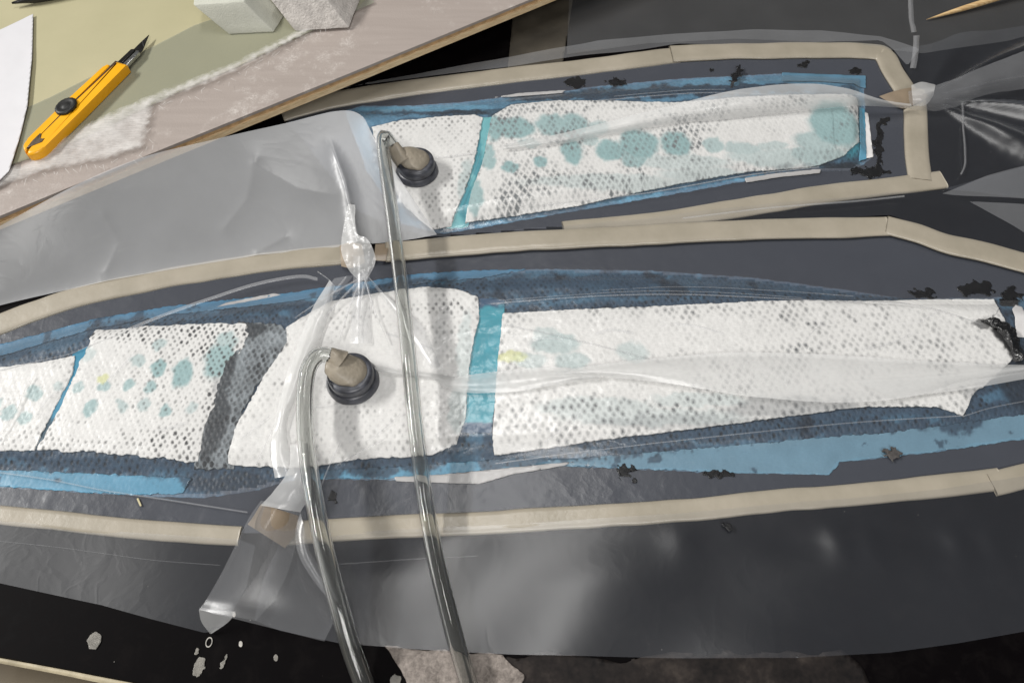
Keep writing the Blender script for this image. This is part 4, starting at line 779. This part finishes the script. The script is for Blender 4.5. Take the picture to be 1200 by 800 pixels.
def hose(pts, r, label, ri=.66):
    c = catmull([P(a, b, z) for a, b, z in pts], 150)
    seg = 20; V = []; F = []
    fr = np.array([0, 0, 1.0])
    for kk, rad in ((0, r), (1, r * ri)):
        base = len(V); up = np.array([0.2, 0.1, 1.0])
        for i in range(len(c)):
            t = c[min(i + 1, len(c) - 1)] - c[max(i - 1, 0)]; t /= np.linalg.norm(t)
            s = np.cross(t, up); s /= np.linalg.norm(s); up = np.cross(s, t)
            for j in range(seg):
                a = 2 * math.pi * j / seg; V.append(c[i] + (s * math.cos(a) + up * math.sin(a)) * rad)
        for i in range(len(c) - 1):
            for j in range(seg):
                f = (base + i * seg + j, base + i * seg + (j + 1) % seg, base + (i + 1) * seg + (j + 1) % seg, base + (i + 1) * seg + j)
                F.append(f if kk else f[::-1])
    n = len(c) * seg
    for e, fl_ in ((0, 0), (len(c) - 1, 1)):
        for j in range(seg):
            f = (e * seg + j, e * seg + (j + 1) % seg, n + e * seg + (j + 1) % seg, n + e * seg + j); F.append(f[::-1] if fl_ else f)
    Vc = []; up = np.array([0.2, 0.1, 1.0]); kc = 6
    for i in range(kc):
        t = c[i + 1] - c[max(i - 1, 0)]; t /= np.linalg.norm(t); sd_ = np.cross(t, up); sd_ /= np.linalg.norm(sd_); up = np.cross(sd_, t)
        rc = r * (1.55 - .52 * i / (kc - 1))
        for j in range(seg):
            a = 2 * math.pi * j / seg; Vc.append(c[i] + (sd_ * math.cos(a) + up * math.sin(a)) * rc * (1 + .07 * math.sin(3 * a + i * .9)))
    Fc = [(i * seg + j, i * seg + (j + 1) % seg, (i + 1) * seg + (j + 1) % seg, (i + 1) * seg + j)[::-1] for i in range(kc - 1) for j in range(seg)]
    o = raw('clear_hose', V, F, M['hose']); raw('putty_collar', Vc, Fc, M['putty'], o); tag(o, label, 'hose', 'clear vacuum hoses'); return o
hose([(398, 424, .026), (388, 417, .030), (374, 416, .032), (363, 428, .031), (358, 450, .030), (357, 480, .030), (359, 520, .032), (364, 560, .034), (373, 610, .036), (383, 655, .034), (396, 705, .028), (410, 755, .018), (426, 800, .010), (436, 830, .009)], .0056, 'clear hose bending out of the front bag port, left of the other hose')
hose([(474, 190, .022), (465, 178, .027), (455, 164, .032), (450, 160, .035), (449, 172, .036), (453, 205, .035), (460, 255, .033), (467, 310, .031), (474, 370, .031), (480, 430, .031), (487, 500, .027), (496, 570, .020), (506, 630, .016), (518, 685, .013), (533, 745, .011), (549, 800, .0095), (556, 826, .009)], .0052, 'long clear hose from the rear bag port across the front bag')

# ------------------------------------------------------------------ other sheets on the table
def splat(name, pts, z, mat, label, cat, group=None, jag=.0015, jsc=.003, thick=.0004, res=.0008, seed=0, wv=.0002):
    o = sheet(name, PX(pts, z), lambda x, y: z + wv * fbm(x / .006, y / .006, seed, 3), res, mat, jag=jag, jsc=jsc, thick=thick, seed=seed)
    tag(o, label, cat, group); return o
o = sheet('grey_film_sheet', PX([(668, -30), (700, -30), (1300, -30), (1300, 20), (1180, 50), (1080, 66), (960, 52), (860, 48), (760, 54), (664, 66)], .001), lambda x, y: .0016 + .003 * (.5 + fbm(x / .12, y / .06, 3, 2)), .004, film('grey film sheet', .085, rough=.4, gloss=.8, var=.3), thick=0)
tag(o, 'dark grey film sheet lying behind the rear bag', 'film')
o = sheet('brown_strip', PX([(606, -30), (676, -30), (668, 20), (660, 72), (594, 90), (600, 30)], .001), lambda x, y: .0012 + .0004 * fbm(x / .01, y / .02, 2), .003, plain('dusty brown board', lin(74, 68, 58), .6, .35, 40, .3), thick=.001)
tag(o, 'dull brown strip lying across the gap behind the rear bag', 'strip')
k = N('worn brown laminate'); v = k.coord(); a1 = k.noise(v, 24, 7, .7); a2 = k.noise(v, 260, 4)
M['worn'] = k.end(k.n('BsdfPrincipled', {'Base Color': k.ramp(k.math('ADD', k.math('MULTIPLY', a1, .75), k.math('MULTIPLY', a2, .25)), [(.38, lin(14, 11, 11)), (.52, lin(34, 29, 27)), (.70, lin(64, 57, 52))]), 'Roughness': .6, 'Specular IOR Level': .2}).outputs[0])
o = sheet('brown_laminate', PX([(590, 766), (700, 768), (860, 769), (985, 766), (1010, 785), (1030, 830), (590, 830)], .0004), lambda x, y: .0006 + .0001 * fbm(x / .01, y / .01, 2), .003, M['worn'], jag=.006, jsc=.02, thick=.0004)
tag(o, 'worn dark brown laminate strip at the near table edge', 'laminate')
k = N('grey scuffed card'); v = k.coord(); a1 = k.noise(v, 40, 6, .7); a2 = k.noise(v, 420, 4, .6, .5)
M['card'] = k.end(k.n('BsdfPrincipled', {'Base Color': k.ramp(k.math('ADD', k.math('MULTIPLY', a1, .6), k.math('MULTIPLY', a2, .4)), [(.38, lin(92, 84, 78)), (.62, lin(158, 148, 140))]), 'Roughness': .65, 'Normal': k.n('Bump', {'Strength': .5, 'Distance': .001, 'Height': a2}).outputs[0]}).outputs[0])
o = sheet('grey_card', PX([(452, 757), (520, 762), (588, 766), (600, 778), (612, 792), (606, 830), (486, 830), (472, 788), (460, 768)], .0012), lambda x, y: .0016 + .0004 * fbm(x / .01, y / .01, 5), .0016, M['card'], jag=.002, jsc=.008, thick=.0008)
tag(o, 'scuffed grey card under the near hem of the front bag between the hoses', 'card')
# skewer
sa, sb = P(1086, 23, .006), P(1172, -3, .010)
path = [sa + (sb - sa) * t for t in np.linspace(0, 2.2, 14)]
rs = [.0003, .0012, .0020, .0026] + [.0028] * 10
V, F = sweep(path, lambda t: [(rs[int(round(t * 13))] * math.cos(a), rs[int(round(t * 13))] * math.sin(a)) for a in np.linspace(0, 2 * math.pi, 13)[:-1]])
k = N('bamboo'); v = k.coord(); bn = k.noise(k.n('Mapping', {'Vector': v, 'Rotation': (0, 0, -.4), 'Scale': (30, 900, 300)}).outputs[0], 1.0, 4)
tag(raw('wooden_skewer', V, F, k.end(k.n('BsdfPrincipled', {'Base Color': k.ramp(bn, [(.3, lin(190, 150, 100)), (.7, lin(236, 208, 158))]), 'Roughness': .5}).outputs[0])), 'pointed wooden skewer lying on the dark film at the top right', 'skewer')

# resin blotches on the film
mres = plain('black resin', (.006, .006, .007, 1), .3, .3, 200, .5, .001, coat=.4)
def blotch(cx, cy, rx, ry, label, seed, z=.0018, mat=None, rot=0.0):
    pts = []
    for i in range(14):
        a = 2 * math.pi * i / 14; r = .75 + .5 * hsh(np.array(i * 1.0), np.array(3.0), seed)
        u, v_ = rx * r * math.cos(a), ry * r * math.sin(a)
        pts.append((cx + u * math.cos(rot) - v_ * math.sin(rot), cy + u * math.sin(rot) + v_ * math.cos(rot)))
    return splat('resin_blotch', pts, z, mat or mres, label, 'resin blotch', 'black resin blotches inside the bags', jag=.0042, jsc=.003, seed=seed, res=.0007)
blotch(676, 97, 9, 6, 'small black resin blotch by the far rear tape, left of the oval one', 1)
blotch(722, 96, 13, 5, 'oval black resin blotch inside the far tape of the rear bag', 2)
blotch(666, 96, 4, 3, 'leftmost tiny black resin speck by the far tape of the rear bag', 3)
blotch(862, 92, 3, 18, 'slanting black resin streak at the far rim of the rear bag', 4, .0055, None, .35)
blotch(943, 75, 9, 3.5, 'thin black resin smear near the far tape of the rear bag', 5, rot=-.3)
blotch(1003, 83, 7, 4, 'black resin smear at the far right inner corner of the rear bag', 6)
blotch(1030, 168, 5, 26, 'upright black resin streak right of the rear bag layers', 7, .0018)
blotch(1018, 202, 22, 6, 'wide black resin pool at the near right corner of the rear bag', 8)
blotch(1037, 142, 6, 4, 'round black resin spot near the right tape of the rear bag', 9)
blotch(833, 82, 3, 2, 'tiny black speck between streak and far tape of the rear bag', 10)
blotch(1146, 338, 20, 8, 'ragged black resin blotch above the white corner at the front bag end', 11)
blotch(1082, 343, 16, 5, 'flat black resin blotch at the far rim of the front bag layers', 12)
blotch(1185, 352, 12, 14, 'black resin lump at the right end of the front bag', 13, .0022)
blotch(838, 556, 22, 3.5, 'flaky dark resin patch beside the near blue rim of the front bag', 14)
blotch(733, 551, 12, 6, 'dark resin patch with specks in front of the front bag layers', 15)
blotch(1045, 532, 10, 6, 'brownish dark resin patch on the blue rim of the front bag', 16, .0034, plain('brownish resin', lin(84, 80, 78), .4, .5, 400, .6))
blotch(390, 580, 5, 6, 'small dark resin drop beside the front hose', 17)
blotch(853, 617, 8, 3.5, 'half round dark spot just outside the near tape of the front bag', 18, .0065)
blotch(743, 563, 3, 2, 'tiny dark resin speck below the speckled patch', 19)
# crumpled black cloth scrap at the right end
adopt_o = ribbon('soaked_scrap', [(1150, 374, .011), (1168, 386, .013), (1180, 404, .012), (1190, 424, .010)], [(1164, 372, .010), (1184, 380, .012), (1196, 400, .012), (1204, 420, .010)], mres, None, 40, 14, .003, .004, .004, 5)
tag(adopt_o, 'crumpled black resin soaked scrap at the right end of the front bag', 'scrap')
# flecks and marks on the table
mflake = plain('grey resin flake', lin(150, 146, 138), .35, .3, 300, .8, .001, coat=.3)
o = splat('resin_flake', [(104, 760), (102, 750), (107, 742), (113, 739), (119, 744), (117, 754), (112, 761)], .0008, mflake, 'grey resin flake on the black table at the lower left', 'resin flake', thick=.0007, jag=.0006, seed=3, wv=.0008)
mwh = plain('dry white paint', lin(190, 186, 178), .6, .3, 300, .4)
for i, (cx, cy, r, lab) in enumerate([(274, 719.5, 2.4, 'white paint drop under the curled film hem'), (282, 754, 2.8, 'white paint drop right of the pale ring on the table'), (323, 770, 3.2, 'dull pale drop on the table left of the front hose')]):
    splat('paint_drop', [(cx + r * .8 * math.cos(a), cy + r * 1.3 * math.sin(a)) for a in np.linspace(0, 6.28, 11)[:-1]], .0006, mwh if i < 2 else mflake, lab, 'paint drop', 'paint drops on the black table', jag=.0003, res=.0004, seed=i)
c0 = P(245, 752, .0004); V, F = [], []
for i in range(28):
    a = 2 * math.pi * i / 28
    for j in range(6):
        b_ = 2 * math.pi * j / 6; rr = .0021 + .00035 * math.cos(b_); V.append((c0[0] + rr * .85 * math.cos(a), c0[1] + rr * 1.25 * math.sin(a), .0004 + .0003 * math.sin(b_)))
F = [(i * 6 + j, ((i + 1) % 28) * 6 + j, ((i + 1) % 28) * 6 + (j + 1) % 6, i * 6 + (j + 1) % 6) for i in range(28) for j in range(6)]
tag(raw('paint_ring', V, F, mwh), 'small pale ring stain on the black table', 'paint ring')
for i, (pts, lab) in enumerate([([(226, 790), (228, 778), (233, 768), (240, 772), (239, 782), (232, 793)], 'pale scraped smear on the table below the pale ring'), ([(258, 783), (261, 774), (266, 766), (267, 770), (262, 781)], 'thin slanting pale smear on the table near the film hem'), ([(229, 766), (231, 759), (233, 761), (232, 768)], 'faint short pale smear just above the broad one'), ([(458, 798), (462, 788), (470, 792), (468, 806), (458, 806)], 'pale smear at the bottom edge beside the grey card')]):
    splat('paint_smear', pts, .0005, mflake, lab, 'paint smear', 'paint smears on the black table', jag=.0016, jsc=.002, res=.0005, seed=i + 20, thick=.0002)
splat('wood_sliver', [(160, 584), (162, 583), (166, 592), (164, 593)], .0024, plain('pale sliver', lin(200, 190, 150), .5), 'tiny pale wood sliver just behind the near tape of the front bag', 'sliver', jag=0, res=.0004)
